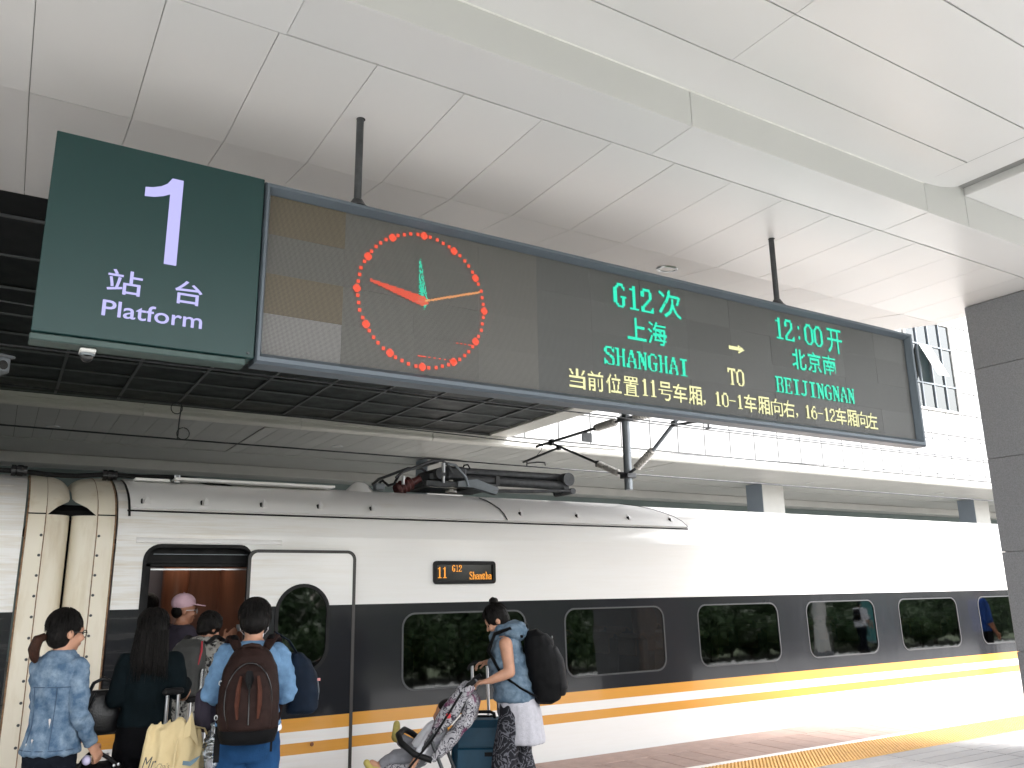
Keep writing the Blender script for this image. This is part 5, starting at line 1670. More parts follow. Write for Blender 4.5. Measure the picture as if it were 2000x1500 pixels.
h_ = p.hair(mb, seed=9, disp=.009)
add_locks(p, h_, 120, 2)
rs_ = np.random.RandomState(8); q = MB()
for i in range(90):
    a = rs_.uniform(math.pi*.95, math.pi*2.05); f = rs_.uniform(.97, 1.06); zb = rs_.uniform(-.21, -.12)
    q.tube([p.Hd((rx*f*math.cos(a), cy+ry*f*math.sin(a)-.002, z)) for z, rx, ry, cy in ((.10, .090, .075, -.03), (.0, .097, .068, -.052), (-.08, .105, .056, -.072), (zb, .10+rs_.uniform(-.01, .02), .045, -.082))], [.003, .0045, .004, .001], 5)
part('hair_strands', q, HAIR, h_, 60)
hb = empty('handbag', 'black leather handbag hanging from the arm of the long-haired woman', 'bag', (.625, 5.78, 0))
LEATH = mat('black_leather', (.010, .010, .011), .38, var=.2, scale=20, bump=.2, bscale=90)
part('bag_body', sack([(.90, .09, .06, 0, 0), (.92, .105, .075, 0, 0), (1.02, .115, .085, 0, 0), (1.11, .10, .06, 0, 0), (1.145, .085, .03, 0, 0)], e=3), LEATH, hb, 60)
part('handle', MB().tube([(-.07, 0, 1.13), (-.05, -.03, 1.19), (.0, -.04, 1.215), (.05, -.03, 1.19), (.07, 0, 1.13)], .011, 8), LEATH, hb)
part('strap', MB().tube([(-.04, -.09, 1.14), (-.075, -.10, 1.05), (-.09, -.10, .95), (-.085, -.10, .89)], [.012, .013, .013, .015], 8, flat=.4), LEATH, hb)
part('flap', MB().tube([(-.09, -.05, 1.13), (-.115, -.06, 1.11), (-.11, -.075, 1.03)], [.03, .045, .02], 10, flat=.35), NAVYN, hb, 60)

# ------------------------------------------------------------------ suitcases with trolley handles
def trolley(label, loc, rz, rods, h_, m_shell, zt, lean=0):
    t = empty('suitcase', label, 'suitcase', loc, rz)
    t.rotation_euler = (lean, 0, rz)
    part('shell', MB().box((-.21, -.13, .06), (.21, .13, h_), .04), m_shell, t)
    for x in rods:
        part('trolley_rod', MB().cyl((x, 0, h_-.05), (x, 0, zt), .0105, .0105, 10).cyl((x, 0, h_-.06), (x, 0, (h_+zt)/2), .0135, .0135, 10), M['alu_light'], t)
    part('grip', MB().box((rods[0]-.03, -.02, zt-.01), (rods[1]+.03, .02, zt+.03), .012), M['black'], t)
    for sx in (-.17, .17):
        for sy in (-.09, .09):
            part('wheel', MB().cyl((sx-.013, sy, .03), (sx+.013, sy, .03), .03, .03, 14), M['black'], t)
    return t
trolley('black suitcase behind the cream tote bag with two bright trolley rods', (.985, 5.52, 0), R(10), (-.032, .032), .70, BACKBK, 1.125)
trolley('dark suitcase with black trolley grip beside the person with the brown backpack', (1.20, 5.86, 0), R(5), (-.05, .05), .66, NAVYN, 1.035)

# ------------------------------------------------------------------ cream tote bag
tt = empty('tote_bag', 'large cream yellow tote bag with script lettering hung over a suitcase', 'tote bag', (.965, 5.26, 0), R(-14))
def totefn(pt):
    z = pt.z
    return pt
st = [(.44, .165, .085, -.005, 0), (.47, .175, .105, -.005, 0), (.60, .178, .115, -.005, 0), (.74, .168, .105, -.005, 0), (.85, .160, .078, .0, 0), (.93, .145, .052, .002, 0), (.985, .132, .030, .005, 0)]
b = sack(st, n=40, e=2.6)
v2 = []
for x, y, z in b.v:
    t = max(0, min(1, (z-.60)/.38))
    fold = .020*t*math.sin(x*55+1.0)+.008*t*math.sin(x*117)
    zz = z
    if z > .93:
        zz = z+.035*math.sin(x*34+.6)*t+.02*math.sin(x*71)
    v2.append((x, y+(fold if y < 0 else fold*.6), zz))
b.v = v2
me_ = remesh(b, .008, 2, .006, 14, (1.4, 1, .5), 3, True)
link('bag_body', me_, TOTE, tt)
part('peak', MB().add([(.02, -.055, .90), (.085, -.075, .93), (.135, -.05, .86), (.085, -.055, 1.055), (.05, -.03, .90), (.11, -.02, .9)], [(0, 1, 3), (1, 2, 3), (2, 5, 3), (5, 4, 3), (4, 0, 3)]), TOTE, tt, None)
part('fold_edge', MB().tube([(.02, -.085, .92), (.012, -.112, .78), (.0, -.118, .62), (-.005, -.12, .48)], [.004, .008, .009, .008], 8), TOTE, tt, 60)
part('carry_band', MB().tube([(.10, -.02, .97), (.155, .0, .955), (.17, .02, .92)], [.014]*3, 8, flat=.3), TOTE, tt, 60)
INK = mat('dark_ink', (.035, .04, .045), .7)
INKB = mat('blue_grey_ink', (.10, .16, .20), .7)
part('lettering', fit_text('Mr.', -.150, -.075, .775, .842, -.1235, shear=.45, bold=-.004), INK, tt, None, loc=(0, .004, 0), rot=(0, 0, 0), label='dark script lettering Mr. Chai\'s')
part('lettering', fit_text("Chai's", -.072, -.008, .776, .806, -.1245, shear=.45, bold=-.006), INK, tt, None, loc=(0, .002, 0), label='dark script lettering')
bn = MB().add([(.058, -.118, .79), (.10, -.118, .782), (.125, -.114, .80), (.150, -.107, .832), (.120, -.1145, .820), (.095, -.118, .806), (.060, -.118, .812)], [(0, 1, 5, 6), (1, 2, 4, 5), (2, 3, 4)])
bn.v = [(x, y-.008, z) for x, y, z in bn.v]
part('print_band', bn, INKB, tt, None)
part('lettering', fit_text('WWW.', .066, .092, .770, .776, -.1235), INKB, tt, None) if False else None

# ------------------------------------------------------------------ person with brown backpack
p = Person('person with short black hair in a light blue shirt and cobalt trousers, seen from behind', (1.335, 5.12, 0), 16, 1.66, 4, 0, 16, .89)
p.arm(1, (.212, .03, 1.125), (.11, .24, 1.13), (-.5, .8, .1), (0, -.3, 1), .8)
p.arm(-1, (-.212, .04, 1.14), (-.13, .23, 1.10), (.4, .8, 0), (0, -.3, 1), .8)
p.body()
mb = MB(); p.torso(mb, .965, 1.405, .026, .05); p.sleeves(BLUESH, .022, .80, .012, .020, 11, 71)
p.cloth('shirt', mb, BLUESH, .018, 10, (1, 1, .8), seed=11, voxel=.009, smooth=4)
mb = MB(); p.torso(mb, .925, 1.0, .022, .05)
p.cloth('undershirt_hem', mb, WHITEC, .005, 12, seed=12)
mb = MB(); p.torso(mb, .78, .97, .02, .01); p.legmesh(mb, .028, .97, .03)
p.cloth('trousers', mb, COBALT, .008, 10, seed=13)
mb = MB(); mb.loft([p.ring(1.39, .014), p.ring(1.418, .010)])
p.cloth('collar', mb, BLUESH, .002, 14, seed=14)
k = p.k
mb = p.cap_hair(MB(), .008)
mb.ell(p.Hd((0, -.035, .20)), (.05*k, .05*k, .035*k), 14, 8, p.hrot())
for sd in (-1, 1):
    mb.ell(p.Hd((sd*.066, .0, .10)), (.018*k, .05*k, .05*k), 12, 8, p.hrot())
add_locks(p, p.hair(mb, seed=15, disp=.007), 170, 3, zlow=.05)
ms = MB().tube([p.Hd((-.077, -.01, .10)), p.Hd((-.078, .03, .055)), p.Hd((-.06, .085, .045))], .003, 6).tube([p.Hd((.077, -.01, .10)), p.Hd((.078, .03, .055)), p.Hd((.06, .085, .045))], .003, 6).ell(p.Hd((0, .085, .04)), (.055*k, .035*k, .045*k), 16, 10, p.hrot())
part('face_mask', ms, WHITEC, p.root, 60)
bp_ = empty('backpack', 'brown backpack with rust panels worn by the person in the light blue shirt', 'backpack', p.loc, R(-16))
by = -.235
def bulge(pt):
    return pt
stn = [(.915, .12, .085, .005, by), (.93, .145, .11, .005, by), (1.00, .158, .13, .004, by-.005), (1.10, .160, .132, 0, by-.008), (1.20, .156, .128, 0, by-.004), (1.29, .142, .115, 0, by+.004), (1.355, .115, .095, 0, by+.018), (1.395, .08, .07, 0, by+.03), (1.41, .045, .04, 0, by+.04)]
link('main_bag', remesh(sack(stn, 36, 2.7), .009, 3, .005, 13, (1, 1, .8), 5, True), BACKBR, bp_)
fr_ = [(.985, .085, .03, .01, by-.118), (1.0, .112, .04, .01, by-.122), (1.10, .122, .044, .005, by-.127), (1.20, .115, .042, 0, by-.12), (1.28, .092, .034, 0, by-.105), (1.325, .055, .022, 0, by-.088)]
link('front_pocket', remesh(sack(fr_, 28, 2.4), .008, 2, .003, 16, (1, 1, 1), 6, True), BACKBR, bp_)
part('bottom_panel', sack([(.905, .10, .07, .006, by), (.915, .142, .108, .006, by), (.96, .156, .128, .006, by-.003), (.985, .160, .1315, .005, by-.004)], 32, 2.7), BACKBK, bp_, 60)
for sx in (-.052, .058):
    part('rust_panel', MB().tube([(sx*.8, by-.160, 1.265), (sx, by-.170, 1.20), (sx*1.05, by-.173, 1.12), (sx*.95, by-.170, 1.05)], [.010, .016, .017, .008], 10, flat=.35), BACKBR2, bp_, 60)
part('centre_panel', MB().tube([(0, by-.152, 1.29), (.002, by-.163, 1.25), (.003, by-.170, 1.20)], [.022, .034, .012], 12, flat=.3), BACKBK, bp_, 60)
part('zip', MB().tube([(.004, by-.172, 1.22), (.006, by-.175, 1.13), (.008, by-.168, 1.02)], .004, 6).tube([(.122*math.cos(a), by-.118-.012*math.sin(a), 1.13+.20*math.sin(a)) for a in np.linspace(-.5, 3.64, 24)], .004, 6), M['black_gloss'], bp_, 60)
part('top_loop', MB().tube([(-.06, by+.0, 1.385), (-.04, by-.02, 1.41), (0, by-.025, 1.418), (.04, by-.02, 1.41), (.06, by+.0, 1.385)], .012, 8), BACKBR, bp_, 60)
for sd in (-1, 1):
    part('shoulder_strap', MB().tube([(sd*.075, by+.06, 1.385), (sd*.10, -.11, 1.432), (sd*.115, -.045, 1.452), (sd*.125, .04, 1.43), (sd*.14, .11, 1.36), (sd*.15, .12, 1.22), (sd*.17, .04, 1.06), (sd*.16, -.12, 1.0)], [.026, .034, .036, .036, .034, .03, .018, .012], 12, flat=.32), BACKBR, bp_, 60)
    part('strap_pad', MB().tube([(sd*.098, -.115, 1.442), (sd*.106, -.07, 1.460)], [.018, .018], 8, flat=.3), BACKBK, bp_, 60)
part('hanging_strap', MB().box((-.165, by-.02, .82), (-.135, by-.014, 1.0)), BACKBK, bp_)
part('hanging_strap', MB().box((.125, by-.03, .86), (.137, by-.026, .94)), BACKBK, bp_)
for sx, zz in ((-.150, 1.225), (-.162, 1.05)):
    part('zip_pull', MB().tube([(sx+.008*math.cos(a), by-.055, zz+.012*math.sin(a)) for a in np.linspace(0, 6.28, 10)], .003, 6), M['alu_light'], bp_, 60)
# navy bag carried in front on the right
nb_ = empty('shoulder_bag', 'navy bag sticking out at the right side of the person with the brown backpack', 'bag', p.loc, R(-16))
link('bag_body', remesh(sack([(1.0, .07, .07, .29, .10), (1.02, .09, .10, .295, .10), (1.12, .095, .115, .30, .10), (1.22, .085, .10, .29, .10), (1.30, .06, .07, .27, .10), (1.345, .03, .04, .245, .10)], 24, 2.6), .010, 3, .006, 12, (1, 1, 1), 7, True), NAVYN, nb_)
part('zip', MB().tube([(.376, .0, 1.20), (.386, .03, 1.14), (.384, .05, 1.08)], .004, 6), M['alu'], nb_, 60)
part('strap', MB().tube([(.26, .09, 1.33), (.2, .07, 1.42), (.12, .02, 1.47)], [.02, .02, .02], 8, flat=.3), NAVYN, nb_, 60)
part('tag', MB().box((.375, -.012, 1.19), (.392, -.008, 1.205)), mat('pink_tag', (.5, .2, .2), .6), nb_)
# jacket over the left forearm and a clear plastic bag
gj = empty('draped_jacket', 'dark grey jacket draped over the left forearm of the person in blue', 'jacket', p.loc, R(-16))
link('cloth', remesh(sack([(.93, .045, .055, -.235, .12), (.95, .06, .075, -.235, .12), (1.05, .065, .08, -.24, .13), (1.13, .055, .075, -.245, .14), (1.165, .03, .05, -.24, .14)], 22, 2.5), .009, 3, .010, 16, (1.5, 1.5, .4), 9, True), GREYPUR, gj)
PLAST = glassmat('clear_plastic', (.86, .87, .90), .10, .12)
pb = empty('plastic_bag', 'crinkled clear plastic bag below the grey jacket', 'plastic bag', (1.165, 5.16, 0))
link('film', remesh(sack([(.68, .05, .04, 0, 0), (.70, .07, .06, 0, 0), (.80, .072, .06, 0, 0), (.90, .055, .04, 0, 0), (.955, .025, .02, 0, 0), (.985, .035, .025, 0, 0)], 20, 2.2), .010, 1, .016, 26, (1, 1, 1), 4, True), PLAST, pb)
part('contents', MB().box((-.04, -.03, .70), (.01, .03, .80), .008).box((.012, -.028, .70), (.045, .03, .77), .008), mat('food_pack', (.35, .33, .36), .4, var=.3, scale=30), pb)

# ------------------------------------------------------------------ people in the doorway
p = Person('man in a pink baseball cap standing inside the train doorway', (1.43, 8.02, 0), 82, 1.68, 4, 8, 0, 1.05, SKIN2)
p.arm(1, (.225, .12, 1.12), (.19, .34, 1.30), (-.05, .8, .5), (-.9, .1, 0), .35)
p.arm(-1, (-.24, .0, 1.08), (-.2, .16, .95), None, None, .6)
p.body()
mb = MB(); p.torso(mb, .88, 1.405, .028); p.armmesh(mb, .026, .35, .01)
p.cloth('shirt', mb, GREYPUR, .008, 11, seed=21)
mb = MB(); p.torso(mb, .80, .95, .014); p.legmesh(mb, .018, .97, .02)
p.cloth('trousers', mb, BLACKC, .005, 12, seed=22)
k = p.k
p.hair(MB().ell(p.Hd((0, -.045, .09)), (.076*k, .055*k, .06*k), 14, 8, p.hrot()), seed=23)
mb = MB().ell(p.Hd((0, -.004, .165)), (.085*k, .104*k, .082*k), 18, 10, p.hrot())
mb.v = [q for q in mb.v]
cp = link('cap', remesh(mb, .008, 3, .002, 15, (1, 1, 1), 2), PINK, p.root)
part('brim', MB().loft([[p.Hd((.078*math.cos(a)*f, .06+.125*math.sin(a)*f, .155-.02*math.sin(a)*f+dz)) for a in np.linspace(0, math.pi, 15)] for f, dz in ((.1, 0), (1, 0), (1.0, -.008), (.1, -.008))], False, False, False), PINK, cp, 60)
part('button', MB().ell(p.Hd((0, -.004, .248)), (.008, .008, .005)), PINK, cp, 60)
part('glasses', MB().tube([p.Hd((.076, -.01, .098)), p.Hd((.072, .07, .10)), p.Hd((.055, .098, .10))], .003, 6).tube([p.Hd((.036+.024*math.cos(a), .106, .09+.018*math.sin(a))) for a in np.linspace(0, 6.283, 13)], .0028, 6), M['alu_light'], p.root, 60)

p = Person('woman with short curly hair in a leopard print top stepping into the train', (1.44, 7.15, 0), 35, 1.56, 12, 25, 22, 1.05, SKIN2)
p.arm(1, (.26, .20, 1.14), (.27, .42, 1.26), (.0, .8, .45), (-.8, .1, .2), .4)
p.arm(-1, (-.22, .1, 1.05), (-.15, .28, .98), None, None, .6)
p.body()
mb = MB(); p.torso(mb, .80, 1.405, .03, .02); p.armmesh(mb, .024, .5, .006)
p.cloth('leopard_top', mb, LEOP, .008, 11, seed=25)
mb = MB(); p.armmesh(mb, .020, .85, .006)
mb = MB(); e_, w_ = p.arms[1][0], p.arms[1][1]; mb.tube([p.sh(1).lerp(e_, .3), e_, e_.lerp(w_, .7)], [.085, .075, .058], 16)
p.cloth('sleeve', mb, BLACKC, .005, 11, seed=26)
mb = MB(); p.torso(mb, .78, .9, .02); p.legmesh(mb, .02, .97, .02)
p.cloth('trousers', mb, BLACKC, .006, 12, seed=27)
mb = MB(); mb.loft([p.ring(1.37, .045), p.ring(1.44, .03)])
p.cloth('scarf', mb, LEOP, .012, 16, seed=28)
k = p.k
mb = p.cap_hair(MB(), .018)
mb.ell(p.Hd((0, .03, .18)), (.075*k, .07*k, .05*k), 14, 8, p.hrot())
add_locks(p, link('hair', remesh(mb, .008, 1, .013, 30, (1, 1, 1), 5), HAIR, p.root), 140, 4, .05, .05, .005, False, .5)
gb = empty('backpack', 'grey backpack with a red strap on the woman in leopard print', 'backpack', p.loc, R(-35))
gf = lambda q: p.T(Vector(q)/p.k)
link('main_bag', remesh(sack([(.93, .10, .07, -.02, -.20), (.95, .13, .09, -.02, -.205), (1.10, .14, .10, -.02, -.21), (1.25, .12, .085, -.02, -.20), (1.32, .07, .05, -.02, -.18)], 28, 2.7, gf), .010, 3, .006, 13, (1, 1, 1), 3, True), fabric('grey_nylon', (.045, .045, .043), .15, rough=.6), gb)
part('red_trim', MB().tube([gf((.085, -.235, 1.30)), gf((.105, -.265, 1.22)), gf((.105, -.285, 1.12))], [.006, .008, .004], 8, flat=.4), mat('red_webbing', (.28, .015, .025), .7), gb, 60)
part('shoulder_strap', MB().tube([gf((.09, -.14, 1.30)), gf((.11, -.04, 1.37)), gf((.12, .06, 1.36)), gf((.14, .11, 1.2))], [.025, .03, .03, .025], 10, flat=.3).tube([gf((-.11, -.14, 1.30)), gf((-.12, -.04, 1.37)), gf((-.12, .06, 1.36)), gf((-.14, .11, 1.2))], [.025, .03, .03, .025], 10, flat=.3), BACKGY, gb, 60)
part('side_bottle', MB().cyl((.14, -.20, 1.0), (.14, -.20, 1.14), .032, .026, 14), PLAST, gb, 60)

p = Person('dark-haired passenger in black at the left inside the doorway', (1.27, 8.75, 0), -20, 1.70, 0, 0, 0, 1.05, SKIN2, fine=.011)
p.arm(1, (.24, 0, 1.1), (.22, .12, .9)); p.arm(-1, (-.24, 0, 1.1), (-.22, .12, .9))
p.body()
mb = MB(); p.torso(mb, .80, 1.405, .03); p.armmesh(mb, .025, .93)
p.cloth('coat', mb, BLACKC, .006, 11, voxel=.014, seed=31)
mb = MB(); p.legmesh(mb, .02, .97)
p.cloth('trousers', mb, BLACKC, .004, 11, voxel=.014, seed=32)
p.hair(p.cap_hair(MB(), .008), seed=33)
# ------------------------------------------------------------------ woman with the stroller
p = Person('woman with a hair bun in a blue puffer vest pushing a stroller', (3.54, 5.82, 0), -57, 1.60, 9, 0, 30, 1.05)
p.feet[-1] = (0, .13); p.feet[1] = (0, -.10)
p.arm(-1, p.L((3.415, 5.665, 1.088)), p.L((3.265, 5.72, 1.03)), p.L((3.15, 5.80, 1.012))-p.L((3.265, 5.72, 1.03)), (.2, .0, -1), .75)
p.arm(1, p.L((3.60, 5.98, 1.13)), p.L((3.46, 6.06, 1.135)), p.L((3.38, 6.11, 1.125))-p.L((3.46, 6.06, 1.135)), (.0, .1, -1), .9)
p.body()
k = p.k
def tun(pt):
    return p.T(pt/k)
mb = sack([(.565, .18, .15, 0, -.085), (.60, .185, .155, 0, -.08), (.72, .188, .155, 0, -.06), (.85, .20, .16, 0, -.03), (1.0, .175, .135, 0, 0)], 30, 2.2, tun)
p.cloth('tunic', mb, GREYT, .013, 8, (1.4, 1.4, .35), seed=41)
mb = MB(); p.torso(mb, .905, 1.20, .036, .03); p.torso(mb, 1.15, 1.385, .014)
for z_, f in ((.93, .008), (1.02, .012), (1.11, .010), (1.19, -.004)):
    mb.loft([p.ring(z_-.036, .036), p.ring(z_-.018, .044+f*.5), p.ring(z_, .045+f), p.ring(z_+.018, .044+f*.5), p.ring(z_+.036, .036)])
vest = p.cloth('puffer_vest', mb, PUFF, .011, 12, (1, 1, 1.4), seed=42)
mb = MB()
mb.ell(p.T((0, -.09, 1.41)), (.15*k, .115*k, .085*k), 18, 12).ell(p.T((0, -.03, 1.43)), (.125*k, .12*k, .055*k), 18, 10).ell(p.T((.0, .06, 1.385)), (.10*k, .06*k, .06*k), 14, 8)
p.cloth('hood', mb, PUFF, .014, 14, (1, 1, 1), seed=43, parent=vest)
mb = MB(); p.torso(mb, .79, .95, .02); p.legmesh(mb, .022, .97, .03)
p.cloth('patterned_trousers', mb, CURLY, .006, 11, seed=44)
mb = p.cap_hair(MB(), .008)
add_locks(p, p.hair(mb, seed=45), 150, 5, .05, .07, .004, False)
mb = MB().ell(p.Hd((0, -.05, .245)), (.036*k, .038*k, .030*k), 14, 10)
p.hair(mb, seed=46, name='hair_bun', disp=.008)
bk = empty('backpack', 'black backpack worn by the woman in the puffer vest', 'backpack', p.loc, R(57))
ff = lambda q: p.T(Vector(q)/k)
by = -.245
link('main_bag', remesh(sack([(.845, .10, .07, 0, by), (.87, .14, .11, 0, by-.005), (.98, .155, .135, 0, by-.02), (1.10, .155, .135, 0, by-.02), (1.22, .14, .115, 0, by-.01), (1.31, .11, .08, 0, by+.005), (1.355, .06, .045, 0, by+.02)], 34, 2.6, ff), .009, 3, .006, 12, (1, 1, .8), 4, True), BACKBK, bk)
link('front_pocket', remesh(sack([(.90, .08, .03, 0, by-.125), (.95, .11, .045, 0, by-.135), (1.10, .115, .045, 0, by-.14), (1.20, .09, .03, 0, by-.12)], 26, 2.5, ff), .008, 2, .003, 14, (1, 1, 1), 5, True), BACKGY, bk)
link('top_pocket', remesh(sack([(1.20, .08, .03, 0, by-.10), (1.25, .095, .05, 0, by-.085), (1.31, .07, .04, 0, by-.05)], 26, 2.5, ff), .008, 2, .003, 14, (1, 1, 1), 6, True), BACKGY, bk)
part('top_loop', MB().tube([ff((-.04, by+.06, 1.33)), ff((-.03, by+.05, 1.40)), ff((.03, by+.05, 1.40)), ff((.04, by+.06, 1.33))], .009, 8), BACKBK, bk, 60)
for sd in (-1, 1):
    part('shoulder_strap', MB().tube([ff((sd*.09, by+.10, 1.32)), ff((sd*.12, -.06, 1.40)), ff((sd*.125, .06, 1.38)), ff((sd*.15, .13, 1.27)), ff((sd*.19, .06, 1.08)), ff((sd*.185, -.06, .97)), ff((sd*.14, by+.06, .90))], [.025, .03, .032, .03, .022, .020, .018], 10, flat=.45), BACKBK, bk, 60)
part('badge', MB().ell(ff((.0, by-.128, 1.275)), (.018, .006, .010), 12, 8), M['alu'], bk, 60)

# ------------------------------------------------------------------ stroller
sx0 = Vector((3.205, 5.875, 0))
st_ = empty('stroller', 'folding stroller with grey and purple printed fabric pushed by the woman in the vest', 'stroller', sx0, R(55))
TUB = mat('dark_grey_tube', (.045, .047, .05), .4, metal=.3)
for sd in (-.21, .21):
    part('frame_tube', MB().tube([(sd, -.02, 1.03), (sd, .03, .985), (sd, .15, .82), (sd, .50, .36), (sd, .60, .20), (sd, .62, .10)], .0145, 10), TUB, st_, 60)
    part('rear_leg', MB().tube([(sd, .28, .64), (sd, .18, .40), (sd, .02, .09)], .0135, 10), TUB, st_, 60)
    part('handle_grip', MB().tube([(sd, -.045, 1.045), (sd, .0, 1.015), (sd, .05, .955)], [.018, .021, .019], 10), M['black'], st_, 60)
    for yy_ in (.63, .0):
        wh = part('wheel', MB().cyl((sd-.014, yy_, .075), (sd+.014, yy_, .075), .074, .074, 20), M['black'], st_, 40)
        part('hub', MB().cyl((sd-.017, yy_, .075), (sd+.017, yy_, .075), .03, .03, 14), M['alu'], wh)
part('crossbar', MB().tube([(-.21, .40, .49), (.21, .40, .49)], .011, 8).tube([(-.21, .03, .10), (.21, .03, .10)], .011, 8), TUB, st_)
def slab(prof, w_, name, m, disp=.007, th=.03, seed=3):
    """fabric panel of width w_ following (y,z) points"""
    pts = [Vector((0, y, z)) for y, z in prof]
    q = MB(); rings = []
    for i, c in enumerate(pts):
        d = (pts[min(i+1, len(pts)-1)]-pts[max(i-1, 0)]).normalized()
        nn = Vector((0, -d.z, d.y))
        t = th if not isinstance(th, (list, tuple)) else th[i]
        rings.append([c+Vector((x, 0, 0))+nn*s_ for x, s_ in ((-w_, -t*.5), (-w_*.9, -t), (w_*.9, -t), (w_, -t*.5), (w_, t*.5), (w_*.9, t), (-w_*.9, t), (-w_, t*.5))])
    q.loft(rings)
    return link(name, remesh(q, .009, 3, disp, 15, (1, 1, 1), seed, True), m, st_)
slab([(.06, 1.0), (.16, .84), (.28, .66), (.40, .48), (.44, .43)], .20, 'seat_back', FLORAL, .007, .022)
slab([(.42, .44), (.52, .43), (.61, .44)], .195, 'seat_base', FLORAL, .006, .03, 4)
slab([(.60, .44), (.68, .42), (.74, .415)], .17, 'foot_rest', FLORAL, .004, .018, 5)
slab([(-.02, 1.0), (.05, .95), (.12, .86), (.20, .76), (.255, .68)], .235, 'folded_canopy', FLORAL, .014, [.02, .045, .06, .055, .02], 6)
slab([(.0, .93), (-.005, .86), (.03, .76), (.09, .70), (.17, .60), (.27, .50)], .225, 'rear_drape', FLORAL, .014, [.015, .035, .045, .04, .045, .02], 7)
part('bumper_bar', MB().tube([(-.215, .27, .50), (-.225, .40, .545), (-.21, .50, .62), (-.12, .54, .66), (.12, .54, .66), (.21, .50, .62), (.225, .40, .545), (.215, .27, .50)], .022, 10), M['black'], st_, 60)
part('red_buckle', MB().box((-.262, .13, .79), (-.245, .165, .825), .006), mat('red_plastic', (.55, .03, .04), .35, emit=None), st_)
part('side_strap', MB().tube([(-.235, .05, .97), (-.25, .14, .83), (-.245, .27, .64), (-.235, .42, .47), (-.23, .55, .30)], .017, 8, flat=.5), BACKGY, st_, 60)
# toddler
td = empty('person', 'toddler in grey trousers and yellow socks lying in the stroller', 'person', sx0, R(55))
mb = MB()
mb.ell((0, .20, .80), (.07, .08, .085), 16, 10).ell((0, .25, .765), (.05, .05, .045), 12, 8).cap((0, .24, .73), (0, .27, .68), .035, .035).cap((0, .28, .64), (0, .40, .51), .085, .085)
for a, kk, f, t in (((-.06, .42, .50), (-.10, .55, .50), (-.13, .68, .44), (-.135, .73, .47)), ((.06, .42, .50), (.10, .50, .55), (.11, .58, .60), (.115, .60, .68))):
    mb.cap(a, kk, .06, .048).cap(kk, f, .047, .033).cap(f, t, .03, .024)
mb.cap((-.09, .30, .64), (-.20, .36, .55), .032, .027).cap((-.20, .36, .55), (-.215, .43, .44), .026, .022).ell((-.218, .445, .42), (.018, .026, .030), 12, 8)
for i in range(4):
    mb.cap((-.225+.012*i, .455, .405), (-.222+.012*i, .462, .375), .007, .006, 8)
mb.cap((-.20, .45, .42), (-.19, .475, .405), .008, .007, 8)
mb.cap((.09, .30, .64), (.19, .36, .55), .032, .027).cap((.19, .36, .55), (.16, .44, .52), .026, .022)
link('body', remesh(mb, .008, 3), SKIN, td)
GREYTR = fabric('grey_toddler_trousers', (.22, .22, .24), .12, scale=14)
mb = MB()
for a, kk, f in (((-.06, .40, .50), (-.10, .55, .50), (-.125, .665, .447)), ((.06, .40, .50), (.10, .50, .55), (.109, .572, .595))):
    mb.cap(a, kk, .070, .058).tube([kk, Vector(kk).lerp(Vector(f), .5), f], [.058, .050, .043], 14)
mb.cap((0, .36, .55), (0, .42, .50), .095, .095)
link('trousers', remesh(mb, .009, 4, .006, 15, (1, 1, 1), 3, True), GREYTR, td)
YSOCK = fabric('yellow_sock', (.44, .37, .12), .12, scale=20)
for an, hl, toe in (((-.122, .655, .447), (-.135, .715, .415), (-.137, .768, .470)), ((.109, .570, .592), (.113, .602, .606), (.116, .600, .700))):
    mb = MB().cap(an, hl, .035, .038).cap(hl, toe, .037, .026)
    link('sock', remesh(mb, .007, 4), YSOCK, td)
mb = MB().ell((0, .185, .815), (.078, .085, .085), 14, 10)
link('hair', remesh(mb, .008, 2, .005, 25), HAIR, td)
mb = MB().cap((0, .28, .65), (0, .38, .53), .097, .10).cap((-.09, .30, .64), (-.19, .355, .56), .044, .038).cap((.09, .30, .64), (.18, .355, .56), .044, .038)
link('top', remesh(mb, .010, 4, .005, 14, (1, 1, 1), 5, True), WHITEC, td)

# ------------------------------------------------------------------ teal suitcase
ts = empty('suitcase', 'large teal blue soft suitcase with bright trolley rods behind the stroller', 'suitcase', (3.475, 6.20, 0), R(-31))
part('shell', MB().box((-.235, -.14, .07), (.235, .14, .695), .05), TEALC, ts, 40)
part('front_pocket', MB().box((-.20, -.165, .12), (.20, -.139, .50), .012), TEALC, ts, 40)
part('side_gusset', MB().box((-.243, -.10, .12), (-.236, .10, .64), .003), BACKGY, ts)
part('top_handle', MB().tube([(-.10, .0, .69), (-.095, -.01, .73), (-.06, -.01, .745), (.06, -.01, .745), (.095, -.01, .73), (.10, .0, .69)], .013, 8), M['black'], ts, 60)
part('handle_recess', MB().box((-.12, .045, .69), (.10, .12, .705), .01), M['black'], ts)
for x in (-.075, .05):
    part('trolley_rod', MB().cyl((x, .08, .68), (x-.012, .075, 1.09), .0125, .0125, 12), M['alu_light'], ts, 60)
part('grip', MB().tube([(-.12, .075, 1.06), (-.10, .075, 1.095), (-.07, .075, 1.115), (.02, .075, 1.115), (.045, .075, 1.095)], .015, 10), M['black'], ts, 60)
part('name_plate', MB().box((.02, -.169, .44), (.08, -.1655, .47)), M['black'], ts)
for sx in (-.19, .19):
    for sy in (-.10, .10):
        part('wheel', MB().cyl((sx-.015, sy, .034), (sx+.015, sy, .034), .033, .033, 14), M['black'], ts)

